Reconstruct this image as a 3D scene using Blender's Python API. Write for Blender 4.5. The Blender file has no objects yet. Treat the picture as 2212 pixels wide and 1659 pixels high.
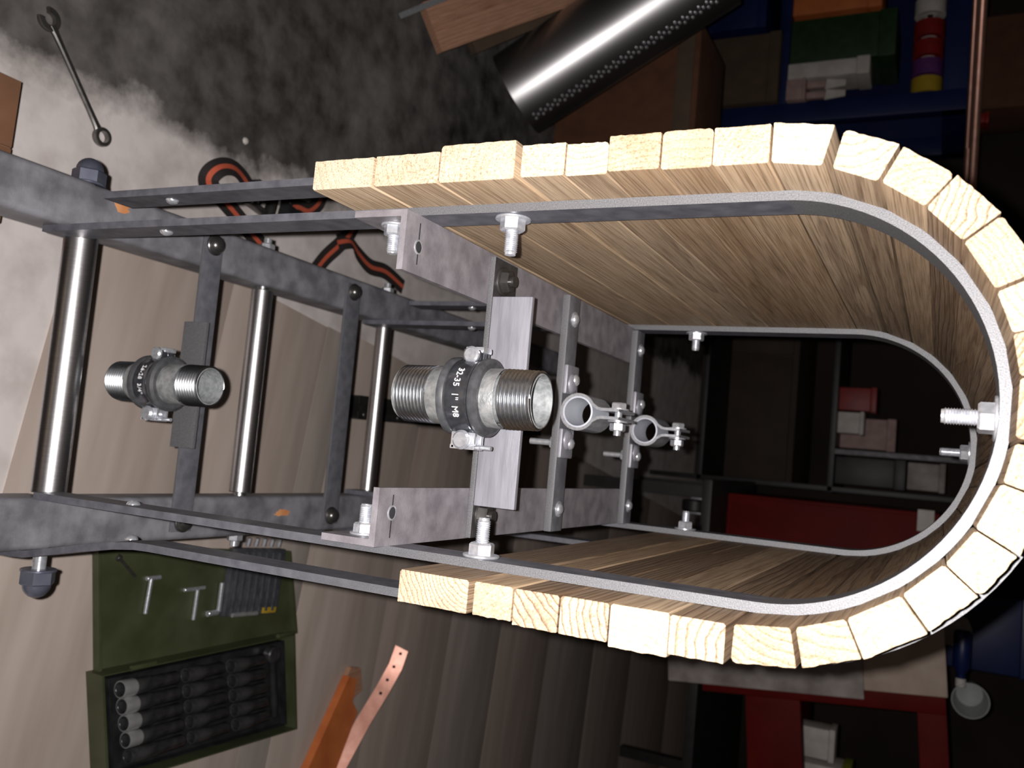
import bpy, bmesh, math, random
from mathutils import Vector, Matrix
random.seed(7)
S = 0.001          # everything below is in millimetres
PI = math.pi
scn = bpy.context.scene
col = scn.collection

# ------------------------------------------------------------------ camera
F_PX = 1919.74
pitch, yaw, roll = 0.4540, -0.0845, -0.0528
CAM = Vector((37.12, -438.64, 82.14))
cy, sy, cp, sp = math.cos(yaw), math.sin(yaw), math.cos(pitch), math.sin(pitch)
FWD = Vector((sy*cp, cy*cp, -sp)); RT = Vector((cy, -sy, 0)); UP = RT.cross(FWD)
IMR = math.cos(roll)*UP + math.sin(roll)*RT      # the photo is turned: image right = world up
IMD = math.cos(roll)*RT - math.sin(roll)*UP
cam_d = bpy.data.cameras.new('camera'); cam = bpy.data.objects.new('camera', cam_d); col.objects.link(cam)
M = Matrix.Identity(4)
for i in range(3):
    M[i][0] = IMR[i]; M[i][1] = -IMD[i]; M[i][2] = -FWD[i]; M[i][3] = CAM[i]*S
cam.matrix_world = M
cam_d.sensor_fit = 'HORIZONTAL'; cam_d.sensor_width = 36.0; cam_d.lens = F_PX*36.0/2212.0
cam_d.clip_start = 0.01; cam_d.clip_end = 60
cam_d.dof.use_dof = True; cam_d.dof.focus_distance = 0.53; cam_d.dof.aperture_fstop = 14.0
scn.camera = cam

# ------------------------------------------------------------------ world, flash, exposure
w = bpy.data.worlds.new('dim_workshop'); scn.world = w; w.use_nodes = True
w.node_tree.nodes['Background'].inputs[0].default_value = (1.0, 0.80, 0.66, 1)
w.node_tree.nodes['Background'].inputs[1].default_value = 0.012
fl_d = bpy.data.lights.new('phone_flash', 'AREA'); fl_d.shape = 'DISK'; fl_d.size = 0.006
fl_d.energy = 9.0; fl_d.color = (1.0, 0.955, 0.93)
fl = bpy.data.objects.new('phone_flash', fl_d); col.objects.link(fl)
MF = M.copy()
fp = CAM - IMR*16 - IMD*6
for i in range(3): MF[i][3] = fp[i]*S
fl.matrix_world = MF
scn.view_settings.view_transform = 'Standard'; scn.view_settings.look = 'None'
scn.view_settings.exposure = 0.0; scn.view_settings.gamma = 1.0
scn.view_settings.use_curve_mapping = False

# ------------------------------------------------------------------ materials
def newmat(name):
    m = bpy.data.materials.new(name); m.use_nodes = True
    nt = m.node_tree
    return m, nt, nt.nodes['Principled BSDF']
def node(nt, t, **kw):
    n = nt.nodes.new(t)
    for k, v in kw.items():
        if k.startswith('i_'): n.inputs[k[2:].replace('_', ' ')].default_value = v
        else: setattr(n, k, v)
    return n
def c4(c): return (c[0], c[1], c[2], 1)
def mat(name, c1, c2=None, rough=0.5, metal=0.0, scale=40.0, detail=6.0, bump=0.0, stretch=(1,1,1), lo=0.35, hi=0.65, rvar=0.0, bscale=None, spec=0.5, **extra):
    m, nt, b = newmat(name)
    L = nt.links
    tc = node(nt, 'ShaderNodeTexCoord'); mp = node(nt, 'ShaderNodeMapping')
    mp.inputs['Scale'].default_value = stretch
    L.new(tc.outputs['Object'], mp.inputs[0])
    nz = node(nt, 'ShaderNodeTexNoise'); nz.inputs['Scale'].default_value = scale; nz.inputs['Detail'].default_value = detail
    L.new(mp.outputs[0], nz.inputs['Vector'])
    cr = node(nt, 'ShaderNodeValToRGB'); cr.color_ramp.elements[0].position = lo; cr.color_ramp.elements[1].position = hi
    cr.color_ramp.elements[0].color = c4(c1); cr.color_ramp.elements[1].color = c4(c2 or c1)
    L.new(nz.outputs[0], cr.inputs[0]); L.new(cr.outputs[0], b.inputs['Base Color'])
    b.inputs['Metallic'].default_value = metal; b.inputs['Roughness'].default_value = rough
    b.inputs['Specular IOR Level'].default_value = spec
    if rvar:
        mr = node(nt, 'ShaderNodeMapRange'); mr.inputs[3].default_value = rough-rvar; mr.inputs[4].default_value = rough+rvar
        L.new(nz.outputs[0], mr.inputs[0]); L.new(mr.outputs[0], b.inputs['Roughness'])
    if bump:
        n2 = nz
        if bscale:
            n2 = node(nt, 'ShaderNodeTexNoise'); n2.inputs['Scale'].default_value = bscale; n2.inputs['Detail'].default_value = 5
            L.new(mp.outputs[0], n2.inputs['Vector'])
        bp = node(nt, 'ShaderNodeBump'); bp.inputs['Strength'].default_value = bump; bp.inputs['Distance'].default_value = 0.001
        L.new(n2.outputs[0], bp.inputs['Height']); L.new(bp.outputs[0], b.inputs['Normal'])
    return m

def wood_mat(name, pale, deep, late, ring=3.4, tint=0.5, aged=None):
    """solid pine: growth rings around a pith line running along the length (object y)"""
    m, nt, b = newmat(name); L = nt.links
    tc = node(nt, 'ShaderNodeTexCoord'); oi = node(nt, 'ShaderNodeObjectInfo')
    def mth(op, a, bb=None, c=None):
        n = node(nt, 'ShaderNodeMath', operation=op)
        for i, v in enumerate((a, bb, c)):
            if v is None: continue
            if isinstance(v, (int, float)): n.inputs[i].default_value = v
            else: L.new(v, n.inputs[i])
        return n.outputs[0]
    sc = node(nt, 'ShaderNodeVectorMath', operation='SCALE'); sc.inputs['Scale'].default_value = 1000
    L.new(tc.outputs['Object'], sc.inputs[0])
    # slow warp along the board so the long faces show wandering grain
    mpw = node(nt, 'ShaderNodeMapping'); mpw.inputs['Scale'].default_value = (0.035, 0.0035, 0.035)
    off = node(nt, 'ShaderNodeCombineXYZ')
    r1 = oi.outputs['Random']
    r2 = mth('FRACT', mth('MULTIPLY', r1, 17.31)); r3 = mth('FRACT', mth('MULTIPLY', r1, 53.77))
    L.new(mth('MULTIPLY', r2, 300), off.inputs[0]); L.new(mth('MULTIPLY', r3, 900), off.inputs[1]); L.new(mth('MULTIPLY', r1, 500), off.inputs[2])
    add = node(nt, 'ShaderNodeVectorMath', operation='ADD'); L.new(sc.outputs[0], add.inputs[0]); L.new(off.outputs[0], add.inputs[1])
    L.new(add.outputs[0], mpw.inputs[0])
    wn = node(nt, 'ShaderNodeTexNoise'); wn.inputs['Scale'].default_value = 1.0; wn.inputs['Detail'].default_value = 3
    L.new(mpw.outputs[0], wn.inputs['Vector'])
    sx = node(nt, 'ShaderNodeSeparateXYZ'); L.new(sc.outputs[0], sx.inputs[0])
    px = mth('ADD', sx.outputs[0], mth('MULTIPLY', mth('SUBTRACT', r2, 0.5), 70))
    pz = mth('ADD', sx.outputs[2], mth('MULTIPLY', mth('SUBTRACT', r3, 0.5), 90))
    rad = mth('SQRT', mth('ADD', mth('MULTIPLY', px, px), mth('MULTIPLY', pz, pz)))
    rad = mth('ADD', rad, mth('MULTIPLY', wn.outputs[0], 14))
    rw = mth('ADD', ring*0.65, mth('MULTIPLY', r1, ring*0.8))
    fr = mth('FRACT', mth('DIVIDE', rad, rw))
    rr = node(nt, 'ShaderNodeValToRGB'); e = rr.color_ramp.elements
    e[0].position = 0.0; e[0].color = (0, 0, 0, 1); e[1].position = 0.62; e[1].color = (0.22, 0.22, 0.22, 1)
    e2 = rr.color_ramp.elements.new(0.90); e2.color = (1, 1, 1, 1); e3 = rr.color_ramp.elements.new(0.99); e3.color = (0.1, 0.1, 0.1, 1)
    L.new(fr, rr.inputs[0])
    # fibres: fine in cross-section, long along the board
    mpf = node(nt, 'ShaderNodeMapping'); mpf.inputs['Scale'].default_value = (1.05, 0.016, 1.05); L.new(add.outputs[0], mpf.inputs[0])
    fn = node(nt, 'ShaderNodeTexNoise'); fn.inputs['Scale'].default_value = 1.0; fn.inputs['Detail'].default_value = 6; fn.inputs['Roughness'].default_value = 0.65
    L.new(mpf.outputs[0], fn.inputs['Vector'])
    mpb = node(nt, 'ShaderNodeMapping'); mpb.inputs['Scale'].default_value = (0.06, 0.006, 0.06); L.new(add.outputs[0], mpb.inputs[0])
    bn = node(nt, 'ShaderNodeTexNoise'); bn.inputs['Scale'].default_value = 1.0; bn.inputs['Detail'].default_value = 4; L.new(mpb.outputs[0], bn.inputs['Vector'])
    base = node(nt, 'ShaderNodeMix', data_type='RGBA'); base.inputs['A'].default_value = c4(pale); base.inputs['B'].default_value = c4(deep)
    L.new(mth('ADD', mth('MULTIPLY', r3, tint), mth('MULTIPLY', mth('SUBTRACT', bn.outputs[0], 0.35), 0.8), ), base.inputs['Factor'])
    m2 = node(nt, 'ShaderNodeMix', data_type='RGBA'); L.new(base.outputs['Result'], m2.inputs['A']); m2.inputs['B'].default_value = c4(late)
    L.new(mth('MULTIPLY', rr.outputs[0], mth('ADD', 0.22, mth('MULTIPLY', mth('POWER', r2, 2.0), 0.75))), m2.inputs['Factor'])
    m3 = node(nt, 'ShaderNodeMix', data_type='RGBA', blend_type='MULTIPLY'); m3.inputs['Factor'].default_value = 0.85
    fc = node(nt, 'ShaderNodeValToRGB'); fc.color_ramp.elements[0].position = 0.30; fc.color_ramp.elements[0].color = (0.30, 0.24, 0.18, 1)
    fc.color_ramp.elements[1].position = 0.55; fc.color_ramp.elements[1].color = (1, 1, 1, 1)
    L.new(fn.outputs[0], fc.inputs[0]); L.new(m2.outputs['Result'], m3.inputs['A']); L.new(fc.outputs[0], m3.inputs['B'])
    res_ = m3.outputs['Result']
    if aged:     # planed, browned long faces; only the sawn ends (facing along y) are fresh and pale
        tcn = node(nt, 'ShaderNodeSeparateXYZ'); L.new(tc.outputs['Normal'], tcn.inputs[0])
        endf = mth('GREATER_THAN', mth('ABSOLUTE', tcn.outputs[1]), 0.7)
        ag = node(nt, 'ShaderNodeMix', data_type='RGBA', blend_type='MULTIPLY'); ag.inputs['Factor'].default_value = 1.0
        L.new(res_, ag.inputs['A'])
        tn = node(nt, 'ShaderNodeMix', data_type='RGBA'); tn.inputs['A'].default_value = c4(aged[0]); tn.inputs['B'].default_value = c4(aged[1]); L.new(r2, tn.inputs['Factor'])
        L.new(tn.outputs['Result'], ag.inputs['B'])
        fm = node(nt, 'ShaderNodeMix', data_type='RGBA'); L.new(endf, fm.inputs['Factor']); L.new(ag.outputs['Result'], fm.inputs['A']); L.new(res_, fm.inputs['B'])
        res_ = fm.outputs['Result']
    L.new(res_, b.inputs['Base Color'])
    b.inputs['Roughness'].default_value = 0.62; b.inputs['Specular IOR Level'].default_value = 0.3
    bp = node(nt, 'ShaderNodeBump'); bp.inputs['Strength'].default_value = 0.55; bp.inputs['Distance'].default_value = 0.0008
    L.new(mth('SUBTRACT', fn.outputs[0], mth('MULTIPLY', rr.outputs[0], 0.3)), bp.inputs['Height']); L.new(bp.outputs[0], b.inputs['Normal'])
    return m

def band_mat(name='band_steel', zlo=-0.30, zhi=-0.17, dark=((0.085, 0.087, 0.105, 1), (0.15, 0.15, 0.175, 1))):
    """flat steel: bluish mill scale on the straight legs, bare ground steel around the bend"""
    m, nt, b = newmat(name); L = nt.links
    tc = node(nt, 'ShaderNodeTexCoord'); sx = node(nt, 'ShaderNodeSeparateXYZ'); L.new(tc.outputs['Object'], sx.inputs[0])
    nz = node(nt, 'ShaderNodeTexNoise'); nz.inputs['Scale'].default_value = 90; nz.inputs['Detail'].default_value = 8; L.new(tc.outputs['Object'], nz.inputs['Vector'])
    n2 = node(nt, 'ShaderNodeTexNoise'); n2.inputs['Scale'].default_value = 1400; n2.inputs['Detail'].default_value = 3; L.new(tc.outputs['Object'], n2.inputs['Vector'])
    ad = node(nt, 'ShaderNodeMath', operation='MULTIPLY_ADD'); L.new(nz.outputs[0], ad.inputs[0]); ad.inputs[1].default_value = 0.006; L.new(sx.outputs[2], ad.inputs[2])
    mr = node(nt, 'ShaderNodeMapRange'); mr.inputs[1].default_value = 0.0105; mr.inputs[2].default_value = 0.0125; L.new(ad.outputs[0], mr.inputs[0])
    # bare metal front edge on the bands; on cross bars a painted edge highlight (geometry normal facing the length axis)
    ge = node(nt, 'ShaderNodeNewGeometry'); sn = node(nt, 'ShaderNodeSeparateXYZ'); L.new(ge.outputs['True Normal'], sn.inputs[0])
    ab = node(nt, 'ShaderNodeMath', operation='ABSOLUTE'); L.new(sn.outputs[1], ab.inputs[0])
    mz = node(nt, 'ShaderNodeMapRange'); mz.inputs[1].default_value = zlo; mz.inputs[2].default_value = zhi; L.new(sx.outputs[2], mz.inputs[0])
    eg = node(nt, 'ShaderNodeMath', operation='MULTIPLY'); L.new(ab.outputs[0], eg.inputs[0]); L.new(mz.outputs[0], eg.inputs[1])
    mx = node(nt, 'ShaderNodeMath', operation='MAXIMUM'); L.new(eg.outputs[0], mx.inputs[0]); L.new(mr.outputs[0], mx.inputs[1])
    d = node(nt, 'ShaderNodeValToRGB'); d.color_ramp.elements[0].color = dark[0]; d.color_ramp.elements[1].color = dark[1]
    d.color_ramp.elements[0].position = .35; d.color_ramp.elements[1].position = .7
    L.new(nz.outputs[0], d.inputs[0])
    l = node(nt, 'ShaderNodeValToRGB'); l.color_ramp.elements[0].color = (0.085, 0.085, 0.091, 1); l.color_ramp.elements[1].color = (0.155, 0.155, 0.165, 1)
    l.color_ramp.elements[0].position = .3; l.color_ramp.elements[1].position = .65
    L.new(n2.outputs[0], l.inputs[0])
    mi = node(nt, 'ShaderNodeMix', data_type='RGBA'); L.new(mx.outputs[0], mi.inputs['Factor']); L.new(d.outputs[0], mi.inputs['A']); L.new(l.outputs[0], mi.inputs['B'])
    L.new(mi.outputs['Result'], b.inputs['Base Color'])
    b.inputs['Metallic'].default_value = 0.25; b.inputs['Roughness'].default_value = 0.5
    bp = node(nt, 'ShaderNodeBump'); bp.inputs['Strength'].default_value = 0.25; bp.inputs['Distance'].default_value = 0.0004
    L.new(n2.outputs[0], bp.inputs['Height']); L.new(bp.outputs[0], b.inputs['Normal'])
    return m

def floor_mat():
    """pale smooth screed that turns into dark, stained rough concrete on the left"""
    m, nt, b = newmat('concrete_floor'); L = nt.links
    tc = node(nt, 'ShaderNodeTexCoord'); sx = node(nt, 'ShaderNodeSeparateXYZ'); L.new(tc.outputs['Object'], sx.inputs[0])
    n1 = node(nt, 'ShaderNodeTexNoise'); n1.inputs['Scale'].default_value = 7; n1.inputs['Detail'].default_value = 9; n1.inputs['Roughness'].default_value = .65; L.new(tc.outputs['Object'], n1.inputs['Vector'])
    n2 = node(nt, 'ShaderNodeTexNoise'); n2.inputs['Scale'].default_value = 26; n2.inputs['Detail'].default_value = 8; L.new(tc.outputs['Object'], n2.inputs['Vector'])
    n3 = node(nt, 'ShaderNodeTexNoise'); n3.inputs['Scale'].default_value = 3; n3.inputs['Detail'].default_value = 4; L.new(tc.outputs['Object'], n3.inputs['Vector'])
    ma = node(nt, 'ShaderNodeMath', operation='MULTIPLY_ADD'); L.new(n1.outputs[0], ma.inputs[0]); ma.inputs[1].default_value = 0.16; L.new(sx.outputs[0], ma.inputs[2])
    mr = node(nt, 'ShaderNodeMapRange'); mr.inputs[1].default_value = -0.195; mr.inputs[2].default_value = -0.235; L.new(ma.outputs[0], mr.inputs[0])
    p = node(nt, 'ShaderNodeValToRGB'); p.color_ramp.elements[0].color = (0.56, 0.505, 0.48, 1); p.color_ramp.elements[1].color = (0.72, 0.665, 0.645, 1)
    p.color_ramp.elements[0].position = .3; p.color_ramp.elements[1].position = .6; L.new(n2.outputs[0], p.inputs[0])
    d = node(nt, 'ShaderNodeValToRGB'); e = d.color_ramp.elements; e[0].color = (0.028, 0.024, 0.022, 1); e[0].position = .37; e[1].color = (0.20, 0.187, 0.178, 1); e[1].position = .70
    mm = node(nt, 'ShaderNodeMath', operation='MULTIPLY_ADD'); L.new(n2.outputs[0], mm.inputs[0]); mm.inputs[1].default_value = .55
    mq = node(nt, 'ShaderNodeMath', operation='MULTIPLY'); L.new(n3.outputs[0], mq.inputs[0]); mq.inputs[1].default_value = .45; L.new(mq.outputs[0], mm.inputs[2])
    L.new(mm.outputs[0], d.inputs[0])
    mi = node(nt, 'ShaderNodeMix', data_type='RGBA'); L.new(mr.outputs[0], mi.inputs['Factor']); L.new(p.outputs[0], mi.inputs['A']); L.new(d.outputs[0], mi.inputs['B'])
    L.new(mi.outputs['Result'], b.inputs['Base Color']); b.inputs['Roughness'].default_value = 0.85; b.inputs['Specular IOR Level'].default_value = .2
    bp = node(nt, 'ShaderNodeBump'); bp.inputs['Strength'].default_value = .5; bp.inputs['Distance'].default_value = .002
    L.new(n2.outputs[0], bp.inputs['Height']); L.new(bp.outputs[0], b.inputs['Normal'])
    return m

MT = {}
MT['slat'] = wood_mat('pine_slat', (0.76, 0.64, 0.475), (0.42, 0.29, 0.17), (0.16, 0.09, 0.048), tint=0.6, aged=((0.74, 0.685, 0.645), (0.37, 0.32, 0.295)))
MT['board'] = mat('floor_board', (0.40, 0.325, 0.28), (0.53, 0.45, 0.40), rough=.75, scale=30, detail=7, stretch=(1, .12, 1), lo=.3, hi=.72, bump=.15, spec=.2)
MT['board2'] = mat('grey_floor_board', (0.31, 0.265, 0.235), (0.42, 0.365, 0.33), rough=.75, scale=30, detail=7, stretch=(1, .12, 1), lo=.3, hi=.72, bump=.15, spec=.2)
MT['board3'] = mat('brown_floor_board', (0.34, 0.27, 0.23), (0.46, 0.38, 0.335), rough=.75, scale=34, detail=8, stretch=(1, .08, 1), lo=.3, hi=.72, bump=.15, spec=.2)
MT['timber'] = wood_mat('brown_timber', (0.58, 0.33, 0.22), (0.47, 0.25, 0.155), (0.28, 0.14, 0.085), ring=8)
MT['bench'] = wood_mat('bench_wood', (0.4, 0.3, 0.2), (0.34, 0.24, 0.15), (0.2, 0.13, 0.08), ring=9)
MT['band'] = band_mat()
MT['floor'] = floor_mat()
MT['scale'] = mat('mill_scale_steel', (0.13, 0.128, 0.142), (0.25, 0.248, 0.275), rough=.48, metal=.2, scale=45, detail=8, bump=.15, bscale=900, rvar=.1)
MT['flat_dark'] = band_mat('edge_glint_flat_bar', -9.0, -8.9, ((0.11, 0.112, 0.13, 1), (0.17, 0.172, 0.195, 1)))  # front edges get their own tone, painted in as a highlight
MT['oily'] = band_mat('oily_dark_bar', -9.0, -8.9, ((0.03, 0.027, 0.028, 1), (0.06, 0.055, 0.057, 1)))
MT['clampbar'] = band_mat('clamp_bar_steel', -9.0, -8.9, ((0.12, 0.12, 0.135, 1), (0.19, 0.19, 0.21, 1)))
MT['angle'] = mat('violet_grey_angle_steel', (0.155, 0.142, 0.157), (0.25, 0.232, 0.252), rough=.55, metal=.2, scale=70, detail=9, bump=.2, bscale=1200)
MT['plate'] = mat('bare_steel_plate', (0.22, 0.218, 0.25), (0.29, 0.288, 0.325), rough=.45, metal=.3, scale=300, detail=6, stretch=(.1, 1, 1), bump=.12, bscale=1500)
MT['rod'] = mat('turned_steel_rod', (0.50, 0.49, 0.50), (0.58, 0.57, 0.58), rough=.32, metal=1.0, scale=300, stretch=(3, .3, .3))
MT['zinc'] = mat('zinc_plated_steel', (0.62, 0.64, 0.70), (0.85, 0.87, 0.92), rough=.26, metal=.75, scale=300, bump=.1)
MT['galv'] = mat('galvanised_pipe', (0.21, 0.216, 0.22), (0.36, 0.366, 0.37), rough=.45, metal=.45, scale=160, detail=8, bump=.35, bscale=500)
MT['thread'] = mat('cut_thread_steel', (0.52, 0.54, 0.57), (0.66, 0.68, 0.71), rough=.28, metal=1.0, scale=400)
MT['bore'] = mat('galvanised_bore', (0.16, 0.17, 0.178), (0.26, 0.272, 0.28), rough=.55, metal=.1, scale=300, bump=.3)
MT['sleeve'] = mat('pale_plastic_sleeve', (0.42, 0.44, 0.50), (0.52, 0.54, 0.60), rough=.5)
MT['rubber'] = mat('grey_rubber_liner', (0.04, 0.041, 0.045), (0.062, 0.064, 0.069), rough=.5, scale=200)
MT['strap_steel'] = mat('dark_chromate_band', (0.10, 0.105, 0.12), (0.16, 0.165, 0.19), rough=.2, metal=.8, scale=200)
MT['emboss'] = mat('bright_embossing', (0.75, 0.75, 0.76), (0.9, 0.9, 0.9), rough=.35, metal=.3)
MT['black_nut'] = mat('blued_domed_nut', (0.12, 0.13, 0.18), (0.2, 0.21, 0.27), rough=.3, metal=.6)
MT['dark_bolt'] = mat('oiled_dark_bolt', (0.07, 0.068, 0.066), (0.16, 0.155, 0.15), rough=.28, metal=.8)
MT['mark'] = mat('scriber_mark', (0.01, 0.01, 0.012), (0.02, 0.02, 0.022), rough=.9)
MT['wrench'] = mat('dull_chrome_spanner', (0.16, 0.155, 0.15), (0.24, 0.23, 0.22), rough=.3, metal=.85, scale=100)
MT['card'] = mat('cardboard', (0.17, 0.08, 0.04), (0.22, 0.105, 0.055), rough=.85, scale=20)
MT['card_dark'] = mat('dark_orange_cardboard', (0.085, 0.032, 0.014), (0.115, 0.044, 0.02), rough=.85, scale=20)
MT['copperp'] = mat('copper_pipe', (0.72, 0.38, 0.29), (0.85, 0.5, 0.4), rough=.4, metal=.85)
MT['tan'] = mat('tan_cardboard', (0.07, 0.045, 0.028), (0.09, 0.058, 0.036), rough=.85, scale=20)
MT['green'] = mat('olive_green_paint', (0.042, 0.049, 0.02), (0.066, 0.076, 0.038), rough=.45, scale=14, detail=7, bump=.1)
MT['blackp'] = mat('black_plastic', (0.012, 0.012, 0.013), (0.025, 0.025, 0.026), rough=.4, scale=40)
MT['greyp'] = mat('dark_grey_plastic', (0.045, 0.047, 0.055), (0.075, 0.078, 0.09), rough=.4, scale=60)
MT['socket'] = mat('dark_chrome_socket', (0.10, 0.10, 0.105), (0.2, 0.2, 0.205), rough=.25, metal=.8, scale=60)
MT['chrome'] = mat('bright_chrome', (0.6, 0.6, 0.6), (0.8, 0.8, 0.8), rough=.28, metal=.72)
MT['stainless'] = mat('polished_stainless', (0.40, 0.395, 0.40), (0.55, 0.545, 0.55), rough=.36, metal=1.0, scale=8, stretch=(1, 1, .3))
MT['orange'] = mat('orange_paint', (0.50, 0.13, 0.035), (0.62, 0.18, 0.05), rough=.5, scale=20)
MT['copper'] = mat('copper_strip', (0.50, 0.22, 0.16), (0.66, 0.34, 0.26), rough=.38, metal=.35, scale=40)
MT['strapk'] = mat('black_webbing', (0.012, 0.009, 0.009), (0.026, 0.019, 0.018), rough=.85, scale=900)
MT['strapo'] = mat('orange_webbing_stripe', (0.50, 0.085, 0.04), (0.62, 0.12, 0.06), rough=.8, scale=900)
MT['red'] = mat('red_enamel', (0.095, 0.003, 0.002), (0.13, 0.005, 0.003), rough=.6, spec=.15, scale=10)
MT['panel'] = mat('beige_fibreboard', (0.46, 0.36, 0.29), (0.56, 0.45, 0.37), rough=.7, scale=20)
MT['panelg'] = mat('stained_grey_board', (0.24, 0.205, 0.19), (0.46, 0.41, 0.39), rough=.7, scale=16, detail=8)
MT['blue'] = mat('blue_enamel', (0.004, 0.010, 0.06), (0.006, 0.016, 0.085), rough=.4, scale=10)
MT['dgreen'] = mat('dark_green_case', (0.012, 0.035, 0.01), (0.02, 0.05, 0.014), rough=.5)
MT['white'] = mat('off_white', (0.5, 0.46, 0.42), (0.62, 0.58, 0.54), rough=.6, scale=30)
MT['pinkw'] = mat('pinkish_card', (0.36, 0.24, 0.22), (0.45, 0.31, 0.29), rough=.7)
MT['redtape'] = mat('red_tape', (0.2, 0.008, 0.008), (0.26, 0.012, 0.01), rough=.5)
MT['purple'] = mat('purple_tape', (0.10, 0.025, 0.13), (0.13, 0.03, 0.17), rough=.5)
MT['yellow'] = mat('yellow_tape', (0.38, 0.25, 0.015), (0.44, 0.29, 0.02), rough=.5)
MT['lime'] = mat('lime_packet', (0.25, 0.28, 0.03), (0.32, 0.35, 0.05), rough=.5)
MT['black_steel'] = mat('black_painted_steel', (0.012, 0.011, 0.011), (0.022, 0.02, 0.02), rough=.5)
MT['wall'] = mat('dark_brown_wall', (0.03, 0.02, 0.016), (0.045, 0.03, 0.024), rough=.9, scale=3)
MT['cupboard'] = mat('dark_brown_wood', (0.035, 0.02, 0.014), (0.05, 0.03, 0.02), rough=.7, scale=12)
MT['clear'] = mat('cloudy_plastic', (0.30, 0.32, 0.32), (0.38, 0.40, 0.40), rough=.35)
MT['rust'] = mat('rust', (0.45, 0.17, 0.06), (0.6, 0.28, 0.12), rough=.8)

# ------------------------------------------------------------------ mesh helpers (millimetres, world coordinates)
def frame(axis):
    a = Vector(axis).normalized()
    t = Vector((0, 0, 1)) if abs(a.z) < 0.9 else Vector((1, 0, 0))
    u = t.cross(a).normalized(); v = a.cross(u)
    return a, u, v
class MB:
    def __init__(s): s.v = []; s.f = []; s.sm = []
    def add(s, vs, fs, smooth=False):
        o = len(s.v); s.v += [Vector(p) for p in vs]
        for f in fs: s.f.append([i+o for i in f]); s.sm.append(smooth)
        return s
    def box(s, x0, x1, y0, y1, z0, z1, bev=0.0, mtx=None):
        bm = bmesh.new(); bmesh.ops.create_cube(bm, size=1)
        for v in bm.verts: v.co = Vector(((x0+x1)/2+v.co.x*(x1-x0), (y0+y1)/2+v.co.y*(y1-y0), (z0+z1)/2+v.co.z*(z1-z0)))
        if bev: bmesh.ops.bevel(bm, geom=list(bm.edges), offset=bev, segments=2, profile=.6, affect='EDGES')
        bm.verts.index_update()
        vs = [mtx @ v.co if mtx else v.co.copy() for v in bm.verts]; fs = [[v.index for v in f.verts] for f in bm.faces]
        bm.free(); return s.add(vs, fs)
    def lathe(s, c, axis, prof, n=32, smooth=True, closed=False, a0=0.0, a1=2*PI):
        """prof: (radius, height along axis); closed joins the profile's ends"""
        a, u, v = frame(axis); c = Vector(c); full = abs(a1-a0-2*PI) < 1e-6
        cnt = n if full else n+1
        vs = []
        for k in range(cnt):
            t = a0+(a1-a0)*k/n; d = u*math.cos(t)+v*math.sin(t)
            for r, h in prof: vs.append(c+d*r+a*h)
        m = len(prof); fs = []
        for k in range(n):
            k2 = (k+1) % cnt
            for j in range(m if closed else m-1):
                j2 = (j+1) % m
                fs.append([k*m+j, k2*m+j, k2*m+j2, k*m+j2])
        if not full and closed:
            fs.append(list(range(m))); fs.append([n*m+j for j in range(m)][::-1])
        return s.add(vs, fs, smooth)
    def cyl(s, p0, p1, r, n=24, r1=None, bev=0.0, smooth=True):
        p0 = Vector(p0); p1 = Vector(p1); h = (p1-p0).length; r1 = r if r1 is None else r1
        pr = [(0.0001, 0)] + ([(r-bev, 0), (r, bev)] if bev else [(r, 0)]) + ([(r1, h-bev), (r1-bev, h)] if bev else [(r1, h)]) + [(0.0001, h)]
        return s.lathe(p0, p1-p0, pr, n, smooth)
    def hexn(s, p0, axis, r, h, rot=0.0, cham=1.0):
        a, u, v = frame(axis); p0 = Vector(p0); vs = []
        for hh, rr in ((0, r), (h-cham, r), (h, r-cham)):
            for k in range(6):
                t = rot+k*PI/3; vs.append(p0+(u*math.cos(t)+v*math.sin(t))*rr+a*hh)
        fs = [[0, 1, 2, 3, 4, 5][::-1], [12, 13, 14, 15, 16, 17]]
        for j in (0, 6):
            for k in range(6): fs.append([j+k, j+(k+1) % 6, j+6+(k+1) % 6, j+6+k])
        return s.add(vs, fs)
    def dome(s, p0, axis, r, h, n=20):
        pr = [(r*math.cos(t*PI/2/6), h*math.sin(t*PI/2/6)) for t in range(6)] + [(0.001, h)]
        return s.lathe(p0, axis, [(0.001, 0), (r, 0)] + pr, n)
    def sweep(s, path, wdir, wdt, thick, smooth=False, closed=False):
        """rectangular section swept along path; width along wdir (fixed), thickness across"""
        W = Vector(wdir).normalized(); vs = []; n = len(path); P = [Vector(p) for p in path]
        for i, p in enumerate(P):
            t = (P[min(i+1, n-1)]-P[max(i-1, 0)]).normalized(); nn = t.cross(W).normalized()
            for a, b in ((-.5, -.5), (.5, -.5), (.5, .5), (-.5, .5)): vs.append(p+W*wdt*a+nn*thick*b)
        fs = []
        for i in range(n-1):
            for j in range(4): fs.append([i*4+j, i*4+(j+1) % 4, i*4+4+(j+1) % 4, i*4+4+j])
        fs.append([3, 2, 1, 0]); fs.append([(n-1)*4+j for j in range(4)])
        return s.add(vs, fs, smooth)
    def prism(s, poly, y0, y1):
        """poly in (x,z), extruded along y"""
        n = len(poly); vs = [Vector((p[0], y0, p[1])) for p in poly]+[Vector((p[0], y1, p[1])) for p in poly]
        fs = [list(range(n)), list(range(n, 2*n))[::-1]]+[[i, i+n, (i+1) % n+n, (i+1) % n] for i in range(n)]
        return s.add(vs, fs)
    def extr(s, poly, z0, z1, mtx=None):
        n = len(poly); vs = [Vector((p[0], p[1], z0)) for p in poly]+[Vector((p[0], p[1], z1)) for p in poly]
        if mtx: vs = [mtx @ v for v in vs]
        fs = [list(range(n))[::-1], list(range(n, 2*n))]+[[i, (i+1) % n, (i+1) % n+n, i+n] for i in range(n)]
        return s.add(vs, fs)
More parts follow.
